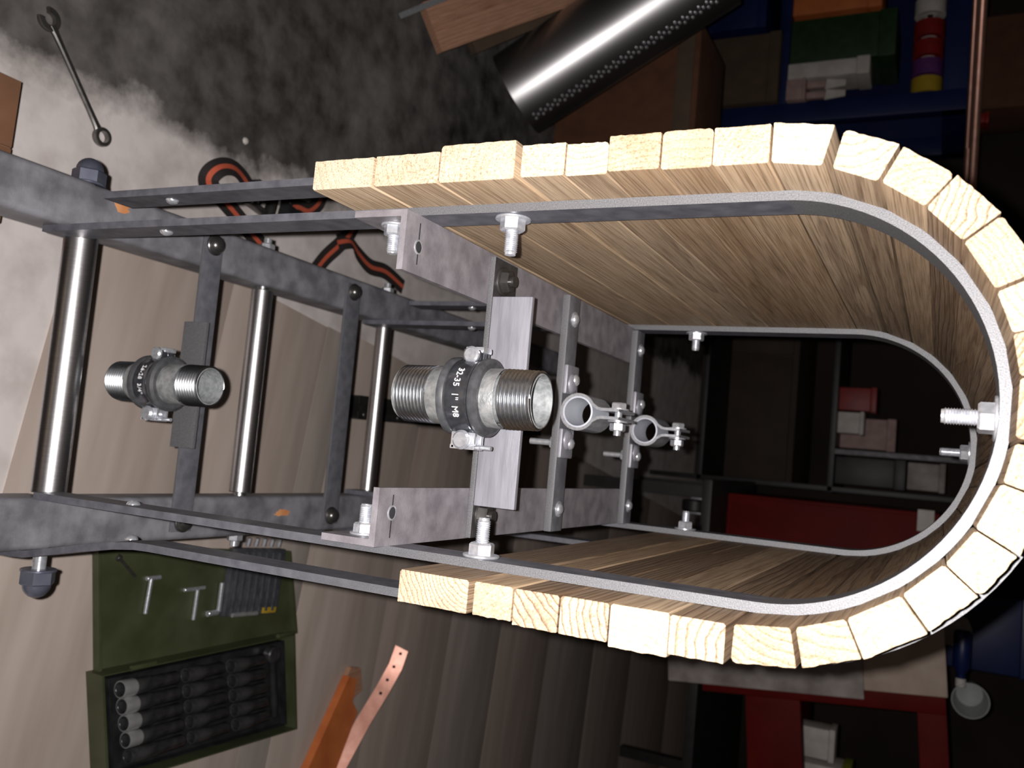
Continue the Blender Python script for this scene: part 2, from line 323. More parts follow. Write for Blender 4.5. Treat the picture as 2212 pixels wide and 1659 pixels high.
    def xf(s, mtx):
        s.v = [mtx @ v for v in s.v]; return s
    def build(s, name, m, parent=None, origin=(0, 0, 0), rot=None):
        """rot: local frame (Matrix 3x3); vertices are given in world coordinates"""
        og = Vector(origin); me = bpy.data.meshes.new(name)
        inv = rot.inverted() if rot else None
        me.from_pydata([((inv @ (v-og)) if inv else (v-og))*S for v in s.v], [], s.f)
        me.polygons.foreach_set('use_smooth', s.sm)
        bm = bmesh.new(); bm.from_mesh(me); bmesh.ops.recalc_face_normals(bm, faces=bm.faces)
        bm.to_mesh(me); bm.free()
        try: me.set_sharp_from_angle(angle=math.radians(38))
        except Exception: pass
        me.materials.append(MT[m] if isinstance(m, str) else m)
        o = bpy.data.objects.new(name, me); col.objects.link(o)
        pl = Vector((0, 0, 0)); q = parent
        while q is not None: pl += q.location; q = q.parent
        o.location = og*S-pl; o.parent = parent
        if rot: o.rotation_euler = rot.to_euler()
        return o
def tag(o, label=None, cat=None, group=None, kind=None):
    if label: o['label'] = label
    if cat: o['category'] = cat
    if group: o['group'] = group
    if kind: o['kind'] = kind
    return o
def empty(name, loc, label, cat, group=None):
    o = bpy.data.objects.new(name, None); col.objects.link(o); o.location = Vector(loc)*S
    o.empty_display_size = 0.02
    return tag(o, label, cat, group)

ZF = -720.0        # floor level
# ------------------------------------------------------------------ the room
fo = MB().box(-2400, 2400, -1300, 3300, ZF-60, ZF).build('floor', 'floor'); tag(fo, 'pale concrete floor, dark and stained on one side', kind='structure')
tag(MB().box(-2400, 2400, 3300, 3380, ZF, 1600).build('wall_back', 'wall'), 'dark workshop wall behind the shelves', kind='structure')
tag(MB().box(-2480, -2400, -1300, 3300, ZF, 1600).build('wall_left', 'wall'), 'dark workshop wall on the left', kind='structure')
tag(MB().box(2400, 2480, -1300, 3300, ZF, 1600).build('wall_right', 'wall'), 'dark workshop wall on the right', kind='structure')
# wide brown boards laid on the concrete, running across, turned a little
RB = Matrix.Rotation(math.radians(-9), 4, 'Z')
ys = [138, 361, 555, 616, 843, 1073, 1295, 1562, 1888, 2222, 2700, 3200]
for i in range(len(ys)-1):
    mtx = Matrix.Translation((0, 0, 0)) @ RB
    x0 = -208 + random.uniform(-8, 8)
    b = MB().box(x0, 1900, ys[i]+.25, ys[i+1]-.25, ZF, ZF+3+random.uniform(-.5, .4), bev=.3)
    # local y of the wood texture must run along the board (x): build in a turned frame
    b.xf(mtx)
    rot = (RB @ Matrix.Rotation(-PI/2, 4, 'Z')).to_3x3()
    b.build('board', ('board', 'board', 'board2', 'board', 'board3', 'board2', 'board3', 'board2', 'board3', 'board3', 'board3')[i], fo, origin=mtx @ Vector((300, (ys[i]+ys[i+1])/2, ZF)), rot=rot)

# ------------------------------------------------------------------ bench under the near end of the beams (outside the picture)
bt = empty('work_bench', (0, -360, ZF), 'wooden work bench carrying the near ends of the steel beams', 'bench')
MB().box(-420, 420, -640, -110, -600, -557.5, bev=3).build('bench_top', 'bench', bt, origin=(0, -375, -586))
for x in (-380, 380):
    for y in (-600, -150): MB().box(x-30, x+30, y-30, y+30, ZF, -600, bev=2).build('leg', 'bench', bt, origin=(x, y, -800))

# ------------------------------------------------------------------ the wood-clad arch on its steel frame
FR = empty('arched_slat_frame', (0, 200, -556), 'arched steel frame clad in short pine slats, standing on two dark steel beams', 'frame')
R_IN, ZC = 102.5, 6.0
# slat joints measured along the inner surface (0 = foot of the left bend, pi*R = foot of the right bend)
js = [-257.9, -216.0, -173.9, -127.0, -100.8, -77.9, -51.2, -26.2, 0.0, 24.9, 48.2, 70.0, 90.9, 114.8, 133.5, 151.0, 176.2, 193.6, 214.3, 232.6, 253.2, 277.2, 299.2, 325.5, 352.2, 380.9, 405.8, 430.0, 453.2, 497.7]
def pos(s):
    if s < 0: return Vector((-R_IN, 0, ZC+s)), Vector((-1, 0, 0))
    if s > PI*R_IN: return Vector((R_IN, 0, ZC-(s-PI*R_IN))), Vector((1, 0, 0))
    a = s/R_IN; d = Vector((-math.cos(a), 0, math.sin(a))); return Vector((0, 0, ZC))+d*R_IN, d
outer = {0: 17.0, 1: 17.5, 2: 20.5, 3: 17.5, 4: 16.5, 5: 18.5, 6: 18.8, 7: 18.2, 8: 19.2, 27: 16.5, 26: 18.0, 25: 18.2, 24: 20.0, 28: 16.8}
gapx = {2: 1.6, 8: 2.2, 23: 0.3, 27: 1.7, 28: 1.7, 22: 1.4, 9: 0.8, 12: 0.5, 21: .9, 15: 0.9}
for i in range(len(js)-1):
    s0, s1 = js[i], js[i+1]
    g = 0.22
    p0, d0 = pos(s0); p1, d1 = pos(s1)
    t = (p1-p0).normalized(); nrm = (d0+d1).normalized()
    th = outer.get(i, 17.3+random.uniform(-.6, .8))
    mid = (p0+p1)/2
    half = (p1-p0).length/2
    gl = gapx.get(i-1, g) if (i-1) in gapx else g
    gr = gapx.get(i, g)
    # wedge on the bend: outer corners follow the radii through the joints
    k0 = (d0-nrm*d0.dot(nrm)).dot(t)*th; k1 = (d1-nrm*d1.dot(nrm)).dot(t)*th
    sq = 0.55 if 0 <= s0 < PI*R_IN-10 else 1.0
    rc = random.choice((0.3, 0.4, 0.5, 0.5, 1.8)); rc2 = random.choice((0.3, 0.4, 0.5, 0.6, 2.2))
    a, b2 = -half+gl, half-gr
    ao, bo = a+k0*0.92, b2+k1*0.92
    zi = random.uniform(-.2, .5)
    poly = [(a+.9, zi), (b2-.9, zi), (b2, zi+.9), (bo, th-rc2), (bo-rc2*.35, th-rc2*.3), (bo-rc2, th)]+[(bo-rc2+(ao+rc-bo+rc2)*q_/10, th+random.uniform(-.3, .25)) for q_ in range(1, 10)]+[(ao+rc, th), (ao+rc*.35, th-rc*.3), (ao, th-rc), (a, zi+.9)]
    rot = Matrix((t, Vector((0, 1, 0)), nrm)).transposed()
    if rot.determinant() < 0:
        rot = Matrix((-t, Vector((0, 1, 0)), nrm)).transposed(); poly = [(-x, z) for x, z in poly]
    y0 = -40+random.uniform(-1.2, 1.2); y1 = 458+random.uniform(-4, 4)
    m = MB(); ysec = [y0, y0+.5]+[y0+(y1-y0)*k/6 for k in range(1, 6)]+[y1]
    n = len(poly)
    cxp = sum(p[0] for p in poly)/n; czp = sum(p[1] for p in poly)/n
    vs = []
    for q, yy in enumerate(ysec):
        f_ = 0.985 if q == 0 else 1.0
        for (px_, pz_) in poly:
            vs.append(mid+rot @ Vector((cxp+(px_-cxp)*f_, 0, czp+(pz_-czp)*f_))+Vector((0, yy, 0)))
    fs = [list(range(n)), [(len(ysec)-1)*n+j for j in range(n)][::-1]]
    for q in range(len(ysec)-1):
        for j in range(n): fs.append([q*n+j, (q+1)*n+j, (q+1)*n+(j+1) % n, q*n+(j+1) % n])
    m.add(vs, fs)
    so = m.build('slat', 'slat', FR, origin=mid+nrm*8+Vector((0, 200, 0)), rot=rot)

def archpath(r, z0l, z0r, extra=None, y=0.0):
    P = []
    if extra: P += [Vector((-r, y, -478)), Vector((-r, y, -440))]
    else: P.append(Vector((-r, y, z0l)))
    z = -385 if extra else z0l
    for k in range(1, 8): P.append(Vector((-r, y, z+(ZC-z)*k/8)))
    for k in range(0, 49):
        a = PI*k/48; P.append(Vector((-math.cos(a)*r, y, ZC+math.sin(a)*r)))
    z = -385 if extra else z0r
    for k in range(7, 0, -1): P.append(Vector((r, y, z+(ZC-z)*k/8)))
    if extra: P += [Vector((x, y, z)) for x, z in extra[::-1]]
    else: P.append(Vector((r, y, z0r)))
    return P
def band(name, path, label):
    o = MB().sweep(path, (0, 1, 0), 25, 5, smooth=True).build(name, 'band', FR); o['label'] = label; return o
flare = [(144, -556), (144, -530), (143, -515), (138, -490), (131, -455), (125.5, -425), (123.2, -405), (122.8, -392)]
fi = band('inner_band', archpath(100, -541, -512, y=12.5), 'bent flat steel band inside the slats at the open near end')
ri = band('inner_band', archpath(100, -541, -541, y=430.5), 'bent flat steel band inside the slats at the far end')
fo_ = band('outer_band', archpath(122.8, 0, 0, flare, y=12.5), 'flat steel band around the outside of the slats at the near end')
ro = band('outer_band', archpath(122.8, 0, 0, flare, y=430.5), 'flat steel band around the outside of the slats at the far end')

def bolt(base, axis, parent, name='bolt', r=4.0, nut=7.4, wash=10.5, stick=14, nuth=6.5, m='zinc', rot=0.2):
    """washer + nut + threaded end standing proud of a surface"""
    a = Vector(axis).normalized(); b = MB(); p = Vector(base)
    if wash: b.cyl(p, p+a*1.6, wash, 28, bev=.4)
    p = p+a*(1.6 if wash else 0)
    b.hexn(p, a, nut, nuth, rot)
    pr = [(0.001, 0)]; h = 0; L = stick
    while h < L-1.2: pr += [(r, h), (r*.84, h+.6)]; h += 1.2
    pr += [(r*.8, L), (0.001, L)]
    b.lathe(p+a*(nuth-.2), a, pr, 16, smooth=False)
    return b.build(name, m, parent, origin=base)
# bolts that clamp the slats between the bands
bolt((-97.5, 12.5, -147.5), (1, 0, 0), fi); bolt((97.5, 12.5, -148.5), (-1, 0, 0), fi); bolt((3, 12.5, 103.5), (0, 0, -1), fi, stick=15)
bolt((-97.5, 430.5, -144), (1, 0, 0), ri, stick=10); bolt((97.5, 430.5, -141), (-1, 0, 0), ri, stick=10); bolt((3, 430.5, 103.5), (0, 0, -1), ri, stick=16)
# small rivets where inner and outer bands are tied above the beams
for x in (-97.5, 97.5):
    for yy, pb in ((12.5, fi), (430.5, ri)):
        MB().dome((x, yy, -424 if yy < 100 else -400), (-1 if x > 0 else 1, 0, 0), 4.6, 3.2).build('rivet', 'zinc', pb, origin=(x, yy, -424))
for x in (-120.3, 121.4):
    for yy, pb in ((12.5, fo_), (430.5, ro)):
        MB().dome((x, yy, -422 if yy < 100 else -402), (-1 if x > 0 else 1, 0, 0), 4.6, 3.2).build('rivet', 'zinc', pb, origin=(x, yy, -402))

# two beams running front to back
def rrect(x0, x1, z0, z1, r, n=5):
    P = []
    for cx_, cz_, a0 in ((x1-r, z1-r, 0), (x0+r, z1-r, PI/2), (x0+r, z0+r, PI), (x1-r, z0+r, 3*PI/2)):
        for k in range(n+1):
            a = a0+PI/2*k/n; P.append((cx_+r*math.cos(a), cz_+r*math.sin(a)))
    return P
for sx_ in (-1, 1):
    xa, xb = sorted((sx_*103.0, sx_*141.0))
    m = MB(); pf = rrect(xa, xb, -556, -519, 5, 7); n = len(pf)
    yl = [-600, -30, 20, 24, 24.1, 300, 620, 1000]
    of = [0.6, .6, .6, .6, 0, 0, 0, 0]
    vs = []
    mx_, mz_ = (xa+xb)/2, -537.5
    for yy, o_ in zip(yl, of):
        for (x, z) in pf: vs.append(Vector((mx_+(x-mx_)*(1+o_/19), yy, mz_+(z-mz_)*(1+o_/24))))
    fs = [list(range(n)), [(len(yl)-1)*n+j for j in range(n)][::-1]]
    for q in range(len(yl)-1):
        for j in range(n): fs.append([q*n+j, (q+1)*n+j, (q+1)*n+(j+1) % n, q*n+(j+1) % n])
    m.add(vs, fs, False)
    be = m.build('beam', 'scale', FR)
    # rust patches
    for (dx, yy, rx, ry) in (((-8, 50, 5, 9), (14, 34, 2, 9)) if sx_ < 0 else ((-2, 285, 4, 13),)):
        n_ = 16; P = [(mx_+dx+rx*math.cos(2*PI*k/n_)*random.uniform(.6, 1.1), yy+ry*math.sin(2*PI*k/n_)*random.uniform(.6, 1.1)) for k in range(n_)]
        MB().extr(P, -519.2, -518.8).build('rust_patch', 'rust', be, origin=(mx_+dx, yy, -519))
    # domed bolts over the flat cross bars
    for yy in (150, 362):
        MB().cyl((sx_*124, yy, -517), (sx_*124, yy, -513.5), 9.5, 24, bev=.6).dome((sx_*124, yy, -513.5), (0, 0, 1), 8.2, 7).build('dome_bolt', 'dark_bolt', be, origin=(sx_*124, yy, -517))
    # tie rod end: stud and blued acorn nut outside the beam
    b = MB().cyl((sx_*141, 28, -533), (sx_*(143 if sx_ < 0 else 160), 28, -533), 5, 16)
    b.build('stud', 'zinc', be, origin=(sx_*141, 28, -533))
    bx = sx_*(141.5 if sx_ < 0 else 158)
    b = MB().cyl((bx, 28, -533), (bx+sx_*2, 28, -533), 13, 28, bev=.5)
    b.hexn((bx+sx_*2, 28, -533), (sx_, 0, 0), 12.6, 10, .35, 1.2).dome((bx+sx_*12, 28, -533), (sx_, 0, 0), 10.2, 10)
    b.build('acorn_nut', 'black_nut', be, origin=(bx, 28, -533))
    for yy in (235, 450):
        b = MB().cyl((sx_*141, yy, -532), (sx_*152, yy, -532), 4, 14); b.hexn((sx_*141, yy, -532), (sx_, 0, 0), 7.5, 6)
        b.build('stud_nut', 'zinc', be, origin=(sx_*141, yy, -532))

def rod(y, z, r, x0, x1, label):
    b = MB(); L = x1-x0; e = 3.0
    b.lathe((x0, y, z), (1, 0, 0), [(0.001, 0), (r*.55, 0), (r*.55, e), (r-.8, e), (r, e+.8), (r, L-e-.8), (r-.8, L-e), (r*.55, L-e), (r*.55, L), (0.001, L)], 40)
    o = b.build('tie_rod', 'rod', FR, origin=(0, y, z)); o['label'] = label
rod(28, -533, 12.6, -103, 103, 'thick turned steel rod between the beams, nearest the camera')
rod(235, -532, 10.6, -103, 103, 'turned steel rod between the beams, middle one')
rod(450, -532, 9.2, -103, 103, 'turned steel rod between the beams, farthest one')

def crossbar(y0, y1, label):
    o = MB().box(-133, 133, y0, y1, -519, -516, bev=.5).build('cross_bar', 'flat_dark', FR, origin=(0, y0, -517)); o['label'] = label; return o
cb1 = crossbar(138, 161, 'dark flat bar across the beams carrying the lower pipe clamp')
cb2 = crossbar(350, 376, 'dark flat bar across the beams behind the middle rod')
MB().box(-51, 59, 130, 134, -521, -495, bev=.5).box(-51, 59, 134, 138.5, -521, -517.5).build('bracket_plate', 'flat_dark', FR, origin=(4, 132, -508))

# ledges of angle steel along both inner sides
for sx_ in (-1, 1):
    if sx_ < 0: pf = [(-97.5, -203), (-62, -203), (-62, -207), (-93, -207), (-93.5, -207.5), (-93.5, -240), (-97.5, -240)]
    else: pf = [(97.5, -203), (64, -203), (64, -207), (93, -207), (93.5, -207.5), (93.5, -240), (97.5, -240)]
    lo = MB().prism(pf, -14, 413).build('angle_ledge', 'angle', FR); lo['label'] = 'violet-grey angle steel ledge inside the arch'
    bolt((sx_*93.5, 4, -223), (-sx_, 0, 0), lo, wash=8.5, nut=6.6, stick=11, nuth=5.5)
    hx = sx_*78.5
    MB().cyl((hx, 1, -203.2), (hx, 1, -202.75), 3.6, 20).build('drill_hole', 'mark', lo, origin=(hx, 1, -203))
    MB().lathe((hx, 1, -203), (0, 0, 1), [(3.5, 0), (3.5, .5), (4.4, .35), (4.4, 0)], 20).build('hole_rim', 'zinc', lo, origin=(hx, 1, -203))
    MB().box(min(sx_*68, sx_*74.5), max(sx_*68, sx_*74.5), .4, 1.4, -203.1, -202.8).box(min(sx_*83, sx_*93), max(sx_*83, sx_*93), .4, 1.4, -203.1, -202.8).build('scribe_line', 'mark', lo, origin=(hx, 1, -203))

# cross pieces lying on the ledges
c1 = MB().box(-95, 97, 93, 128, -203, -199, bev=.5).build('cross_bar', 'oily', FR, origin=(0, 93, -203)); c1['label'] = 'flat steel bar across the ledges under the upper pipe clamp'
pl = MB().box(-67, 75, 92.5, 96.5, -198.5, -168.5, bev=.5).box(-67, 75, 96.5, 120, -198.9, -195.5, bev=.4).build('bracket_plate', 'plate', FR, origin=(4, 94, -184)); pl['label'] = 'bare light steel angle plate standing behind the upper pipe'
for x in (-80, 82):
    b = MB().cyl((x, 106, -199), (x, 106, -197.4), 10, 24, bev=.3).hexn((x, 106, -197.4), (0, 0, 1), 8, 5.5, .3); b.cyl((x, 106, -192), (x, 106, -189), 4, 14)
    b.build('hex_bolt', 'dark_bolt', c1, origin=(x, 106, -199))
def clampbar(y, label):
    o = MB().box(-95, 98, y, y+23, -203, -196.5, bev=1.0).build('cross_bar', 'clampbar', FR, origin=(0, y, -203)); o['label'] = label
    for x in (-76, 80):
        MB().cyl((x, y+12, -196.5), (x, y+12, -195.3), 6.5, 18, bev=.3).dome((x, y+12, -195.3), (0, 0, 1), 4.8, 3).build('screw_head', 'zinc', o, origin=(x, y+12, -196.5))
    return o
cl3 = clampbar(224, 'bright flat bar across the ledges, second from the near end')
cl4 = clampbar(405, 'bright flat bar across the ledges at the far end')

# ------------------------------------------------------------------ threaded pipes and their clamps
def threaded(zb, zt, za, zb2, r, bore, c, name, label):
    """vertical pipe nipple: body, two cut threads, open bore"""
    T = empty(name, (c[0], c[1], zb), label, 'pipe')
    o = (c[0], c[1], zb)
    MB().lathe((c[0], c[1], 0), (0, 0, 1), [(r-.2, zb2), (r, zb2+.6), (r, za-.6), (r-.2, za)], 48).build('pipe_wall', 'galv', T, origin=o)
    for (h0, h1, name_) in ((za, zt, 'upper_thread'), (zb, zb2, 'lower_thread')):
        pit = 2.55; n = int((h1-h0)/pit*1.0); seg = 48
        pr = []; h = h0
        b = MB(); vs = []; fs = []
        # helical V-thread
        rows = 4*n+1; pitch_ = (h1-h0)/n
        for k in range(seg+1):
            a = 2*PI*k/seg
            for j in range(rows):
                hh = h0+pitch_*(j/4+k/seg); hh = min(max(hh, h0), h1)
                ph = (j % 4)
                tap = 1.0-0.02*((hh-h0)/(h1-h0) if h0 == za else (h1-hh)/(h1-h0))
                rr = (r*tap+(.25 if ph == 1 else (-.3 if ph in (0, 2) else -1.9)))
                if hh <= h0 or hh >= h1: rr = r*tap-1.2
                vs.append(Vector((c[0]+rr*math.cos(a), c[1]+rr*math.sin(a), hh)))
        for k in range(seg):
            for j in range(rows-1):
                fs.append([k*rows+j, (k+1)*rows+j, (k+1)*rows+j+1, k*rows+j+1])
        b.add(vs, fs, False).build(name_, 'thread', T, origin=o)
    MB().lathe((c[0], c[1], 0), (0, 0, 1), [(r-1.7, zt-1.5), (r-1.8, zt-.4), (r-2.2, zt), (bore+.3, zt), (bore, zt-.6), (bore, zb+.6), (bore+.3, zb), (r-1.8, zb), (r-1.7, zb+1.5)], 48).build('bore', 'bore', T, origin=o)
    return T
def text_mesh(txt, size):
    cu = bpy.data.curves.new('t', 'FONT'); cu.body = txt; cu.size = size; cu.extrude = 0.35; cu.align_x = 'CENTER'; cu.align_y = 'CENTER'; cu.resolution_u = 2
    o = bpy.data.objects.new('t', cu); col.objects.link(o)
    dg = bpy.context.evaluated_depsgraph_get(); me = bpy.data.meshes.new_from_object(o.evaluated_get(dg))
    vs = [v.co.copy() for v in me.vertices]; fs = [list(p.vertices) for p in me.polygons]
    bpy.data.objects.remove(o); bpy.data.curves.remove(cu); bpy.data.meshes.remove(me)
    return vs, fs
def pipe_clamp(c, z, r, plate_y, label, txt, tsize):
    T = empty('pipe_clamp', (c[0], c[1], z-15), label, 'clamp')
    o = (c[0], c[1], z); C0 = (c[0], c[1], z)
    lr = r+3.6
    MB().lathe(C0, (0, 0, 1), [(r+.05, -14), (lr, -14.5), (lr+2.4, -13), (lr+2.6, -10.5), (lr+1.6, -8.6), (lr, -8), (lr, 8), (lr+1.6, 8.6), (lr+2.6, 10.5), (lr+2.4, 13), (lr, 14.5), (r+.05, 14)], 48, closed=True).build('rubber_liner', 'rubber', T, origin=o)
    br = lr+1.3
    MB().lathe(C0, (0, 0, 1), [(lr-.1, -7.8), (br, -7.8), (br+.3, -6.8), (br, -6), (br, 6), (br+.3, 6.8), (br, 7.8), (lr-.1, 7.8)], 48, closed=True).build('band', 'strap_steel', T, origin=o)
    # raised size marking, wrapped around the front of the band
    vs, fs = text_mesh(txt, tsize)
    W = []
    for v in vs:
        a = -PI/2+v.x/br-0.06; rr = br+.1+v.z
        W.append(Vector((c[0]+rr*math.cos(a), c[1]+rr*math.sin(a), z+v.y)))
    MB().add(W, fs).build('size_marking', 'emboss', T, origin=o)
    # left ear with hinge screw
    e = MB().box(c[0]-br-6.5, c[0]-br+2, c[1]-6, c[1]-1.5, z-6.5, z+6.5, bev=.8).box(c[0]-br-6.5, c[0]-br+2, c[1]+1.5, c[1]+6, z-6.5, z+6.5, bev=.8)
    e.build('ear', 'strap_steel', T, origin=o)
    s = MB().cyl((c[0]-br-2.4, c[1]-9, z+1), (c[0]-br-2.4, c[1]+9, z+1), 2.6, 14); s.cyl((c[0]-br-2.4, c[1]-10.5, z+1), (c[0]-br-2.4, c[1]-6.2, z+1), 5.4, 20, bev=1.2)
    s.box(c[0]-br-8, c[0]-br-4, c[1]-6, c[1]+6, z-5.2, z+8, bev=1.2)
    s.build('hinge_screw', 'zinc', T, origin=o)
    # right ear: quick-lock with slotted screw and hook plate
    x0 = c[0]+br-1
    q = MB().box(x0, x0+11, c[1]-7.5, c[1]-4.5, z-9, z+8, bev=.9).box(x0, x0+11, c[1]+2, c[1]+5, z-8, z+8, bev=.9)
    q.box(x0+8, x0+11, c[1]-7.5, c[1]+5, z-9.5, z-6, bev=.8).box(x0+8.2, x0+11, c[1]-9, c[1]-2, z+5, z+9, bev=.8)
    q.build('lock_plate', 'zinc', T, origin=o)
    s = MB().cyl((x0+5, c[1]-12, z), (x0+5, c[1]-7.4, z), 6.2, 24, bev=1.6).box(x0+4.3, x0+5.7, c[1]-12.4, c[1]-11, z-5, z+5)
    s.cyl((x0+5, c[1]-8, z), (x0+5, c[1]+10, z), 2.5, 14); s.box(x0+1, x0+9, c[1]-10.2, c[1]-7.2, z-4, z+4, bev=1.2, mtx=None)
    s.build('lock_screw', 'zinc', T, origin=o)
    s = MB().cyl((x0+9, c[1]+1, z+2), (x0+9, c[1]+1, z+16), 1.5, 10); s.build('catch_wire', 'zinc', T, origin=o)
    # threaded boss into the plate behind
    MB().hexn((c[0], c[1]+br-.5, z), (0, 1, 0), 7.5, plate_y-(c[1]+br)+.5, .2, .3).build('boss', 'zinc', T, origin=o)
    return T
threaded(-240, -140.5, -165.5, -214, 18.9, 15.6, (4.5, 60), 'threaded_pipe', 'short galvanised pipe with deep threads, held upright in the upper clamp')
pipe_clamp((4.5, 60), -189, 18.9, 92.3, 'rubber-lined pipe clamp around the upper, nearer pipe', '32-35  1"  M8', 6.0)
threaded(-556, -451, -475, -532, 16.8, 13.9, (6.5, 99), 'threaded_pipe', 'short galvanised pipe held upright in the lower clamp between the rods')
pipe_clamp((6.5, 99), -507, 16.8, 129.8, 'rubber-lined pipe clamp around the lower, farther pipe', '26-28  3/4"', 5.6)

def tube_clamp(cx_, cy_, cz_, r, bar_y, label):
    """small strap clamp: ring around an empty bore (axis front to back), two feet below, two ears above"""
    T = empty('tube_clamp', (cx_, cy_, -196.5), label, 'clamp', )
    o = (cx_, cy_, cz_)
    hw = 20.0; n = 40
    # ring open at the top, running into two parallel ears
    inner = []; outer_ = []
    t = 2.4; gap = 2.0; top = cz_+r+22
    a0 = math.acos(gap/r)
    def side(rad, g):
        P = []
        aa = math.acos(min(.999, (g)/(rad)))
        st = 28
        for k in range(st+1):
            a = aa-(2*PI-2*(PI/2-aa)-0.0)*k/st if False else aa-(aa+PI+aa-0.0)*0
        return P
    # path of the strap centreline: left ear top -> down -> around the ring -> up the right ear
    path = []
    rad = r+t/2; g = gap+t/2
    fl_ = 5.5
    path += [Vector((cx_-g, cy_, top)), Vector((cx_-g, cy_, top-8)), Vector((cx_-g, cy_, cz_+rad+6)), Vector((cx_-g-.8, cy_, cz_+rad+2.5))]
    aS = PI/2+0.52; aE = PI/2-0.52+2*PI
    for k in range(n+1):
        a = aS+(aE-aS)*k/n; path.append(Vector((cx_+rad*math.cos(a), cy_, cz_+rad*math.sin(a))))
    path += [Vector((cx_+g+.8, cy_, cz_+rad+2.5)), Vector((cx_+g, cy_, cz_+rad+6)), Vector((cx_+g, cy_, top-8)), Vector((cx_+g, cy_, top))]
    MB().sweep(path, (0, 1, 0), 2*hw, t, smooth=True).build('strap', 'zinc', T, origin=o)
    MB().lathe((cx_, cy_, cz_), (0, 1, 0), [(r-.05, -hw+.6), (r-1.3, -hw+.3), (r-1.3, hw-.3), (r-.05, hw-.6)], 40, closed=True).build('sleeve', 'sleeve', T, origin=o)
    # clamping bolt across the ears
    bz = top-7; b = MB()
    b.hexn((cx_-g-1.2, cy_, bz), (-1, 0, 0), 6.6, 6, .3).cyl((cx_-g-1.2, cy_, bz), (cx_-g-2.4, cy_, bz), 8.4, 20)
    b.cyl((cx_-g-2, cy_, bz), (cx_+g+13, cy_, bz), 3.1, 14)
    b.cyl((cx_+g+1.2, cy_, bz), (cx_+g+2.4, cy_, bz), 8.4, 20); b.hexn((cx_+g+3.4, cy_, bz), (1, 0, 0), 6.4, 6, .1)
    b.build('clamp_bolt', 'zinc', T, origin=o)
    for s_ in (-1, 1):
        xm = cx_+s_*26
        cyf = bar_y+11.5; f = MB().box(xm-12, xm+12, cyf-12.5, cyf+12.5, -196.4, -192.8, bev=1.6)
        f.dome((xm+s_*-3, cyf-1, -193), (0, 0, 1), 8.5, 3.8)
        f.build('foot', 'plate', T, origin=(xm, cyf, -196.5))
        MB().dome((xm, cyf, -190.5), (0, 0, 1), 5.0, 3.2).build('screw_head', 'zinc', T, origin=(xm, cy_, -190))
    xm = cx_+26
    cyf = bar_y+11.5; s = MB().cyl((xm, cyf, -203.2), (xm, cyf, -226), 2.6, 12); s.hexn((xm, cyf, -203.2), (0, 0, -1), 5.6, 4.5, .2); s.build('screw_end', 'zinc', T, origin=(xm, cy_, -205))
    return T
tube_clamp(0.5, 243, -181.5, 12.6, 224, 'open zinc strap clamp on the second bright cross bar')
tube_clamp(4.5, 424, -181.5, 12.6, 405, 'open zinc strap clamp on the farthest bright cross bar')

before_floor_things = set(bpy.data.objects); ZF0 = ZF; ZF = -1000.0   # drafted at a larger size, then set to size and place below
# ------------------------------------------------------------------ things on the floor
# combination spanner
def spanner():
    T = empty('spanner', (-412, 338, ZF), 'dull chrome combination spanner lying on the bare floor beside a cardboard box', 'spanner')
    a = Vector((-470, 292, 0)); b = Vector((-349, 390, 0)); d = (b-a).normalized(); nrm = Vector((-d.y, d.x, 0)); L = (b-a).length
    def W(x, y, z): return a+d*x+nrm*y+Vector((0, 0, ZF+z))
    m = MB(); secs = [(6, 6.5), (18, 4.6), (40, 4.0), (L-40, 4.0), (L-18, 4.6), (L-10, 6)]
    vs = []; fs = []
    for x, hw in secs:
        for yy, zz in ((-hw, 3), (-hw*.6, 1.2), (hw*.6, 1.2), (hw, 3), (hw, 6.5), (hw*.6, 8.4), (-hw*.6, 8.4), (-hw, 6.5)): vs.append(W(x, yy, zz))
    for q in range(len(secs)-1):
        for j in range(8): fs.append([q*8+j, (q+1)*8+j, (q+1)*8+(j+1) % 8, q*8+(j+1) % 8])
    fs += [list(range(8)), [(len(secs)-1)*8+j for j in range(8)]]
    m.add(vs, fs).build('shank', 'wrench', T, origin=W(L/2, 0, 4))
    # open jaw, turned 15 degrees to the shank
    ph0 = math.atan2(-d.y, -d.x)+math.radians(15); c_ = W(-2, 0, 0)
    MB().lathe(c_, (0, 0, 1), [(8.0, 1), (15.0, 1), (16.0, 2.5), (16.0, 6.5), (15.0, 8), (8.0, 8)], 26, smooth=False, closed=True, a0=ph0+math.radians(40)+PI/2, a1=ph0+math.radians(320)+PI/2).build('open_jaw', 'wrench', T, origin=W(0, 0, 4))
    # ring end
    m = MB(); prof = [(8.2, 1), (12.6, 1), (13.6, 3), (13.6, 8), (12.4, 10), (8.2, 10)]
    m.lathe(W(L, 0, 0), (0, 0, 1), prof, 24, smooth=False, closed=True).build('ring_end', 'wrench', T, origin=W(L, 0, 4))
spanner()

# cardboard box, near left
T = empty('cardboard_box', (-330, 190, ZF), 'brown cardboard box at the frame edge beside the spanner', 'box')
Rz = Matrix.Translation((-340, 204, 0)) @ Matrix.Rotation(math.radians(-1), 4, 'Z')
MB().box(0, 170, -200, 0, ZF, -902, bev=1.5, mtx=Rz @ Matrix.Translation((0, 0, 0))).build('carton', 'card', T, origin=(-260, 110, -950))
MB().box(1, 80, -198, -1, -902, -899.5, bev=.6, mtx=Rz).build('flap', 'card', T, origin=(-300, 110, -900))
MB().box(82, 169, -198, -1, -902, -899.5, bev=.6, mtx=Rz).build('flap', 'card', T, origin=(-220, 110, -900))

# small pale crumb
tag(MB().dome((-444, 667, ZF), (0, 0, 1), 6.5, 5, 8).build('plaster_crumb', 'white', origin=(-444, 667, ZF)), 'tiny white plaster crumb on the dark concrete', 'crumb')

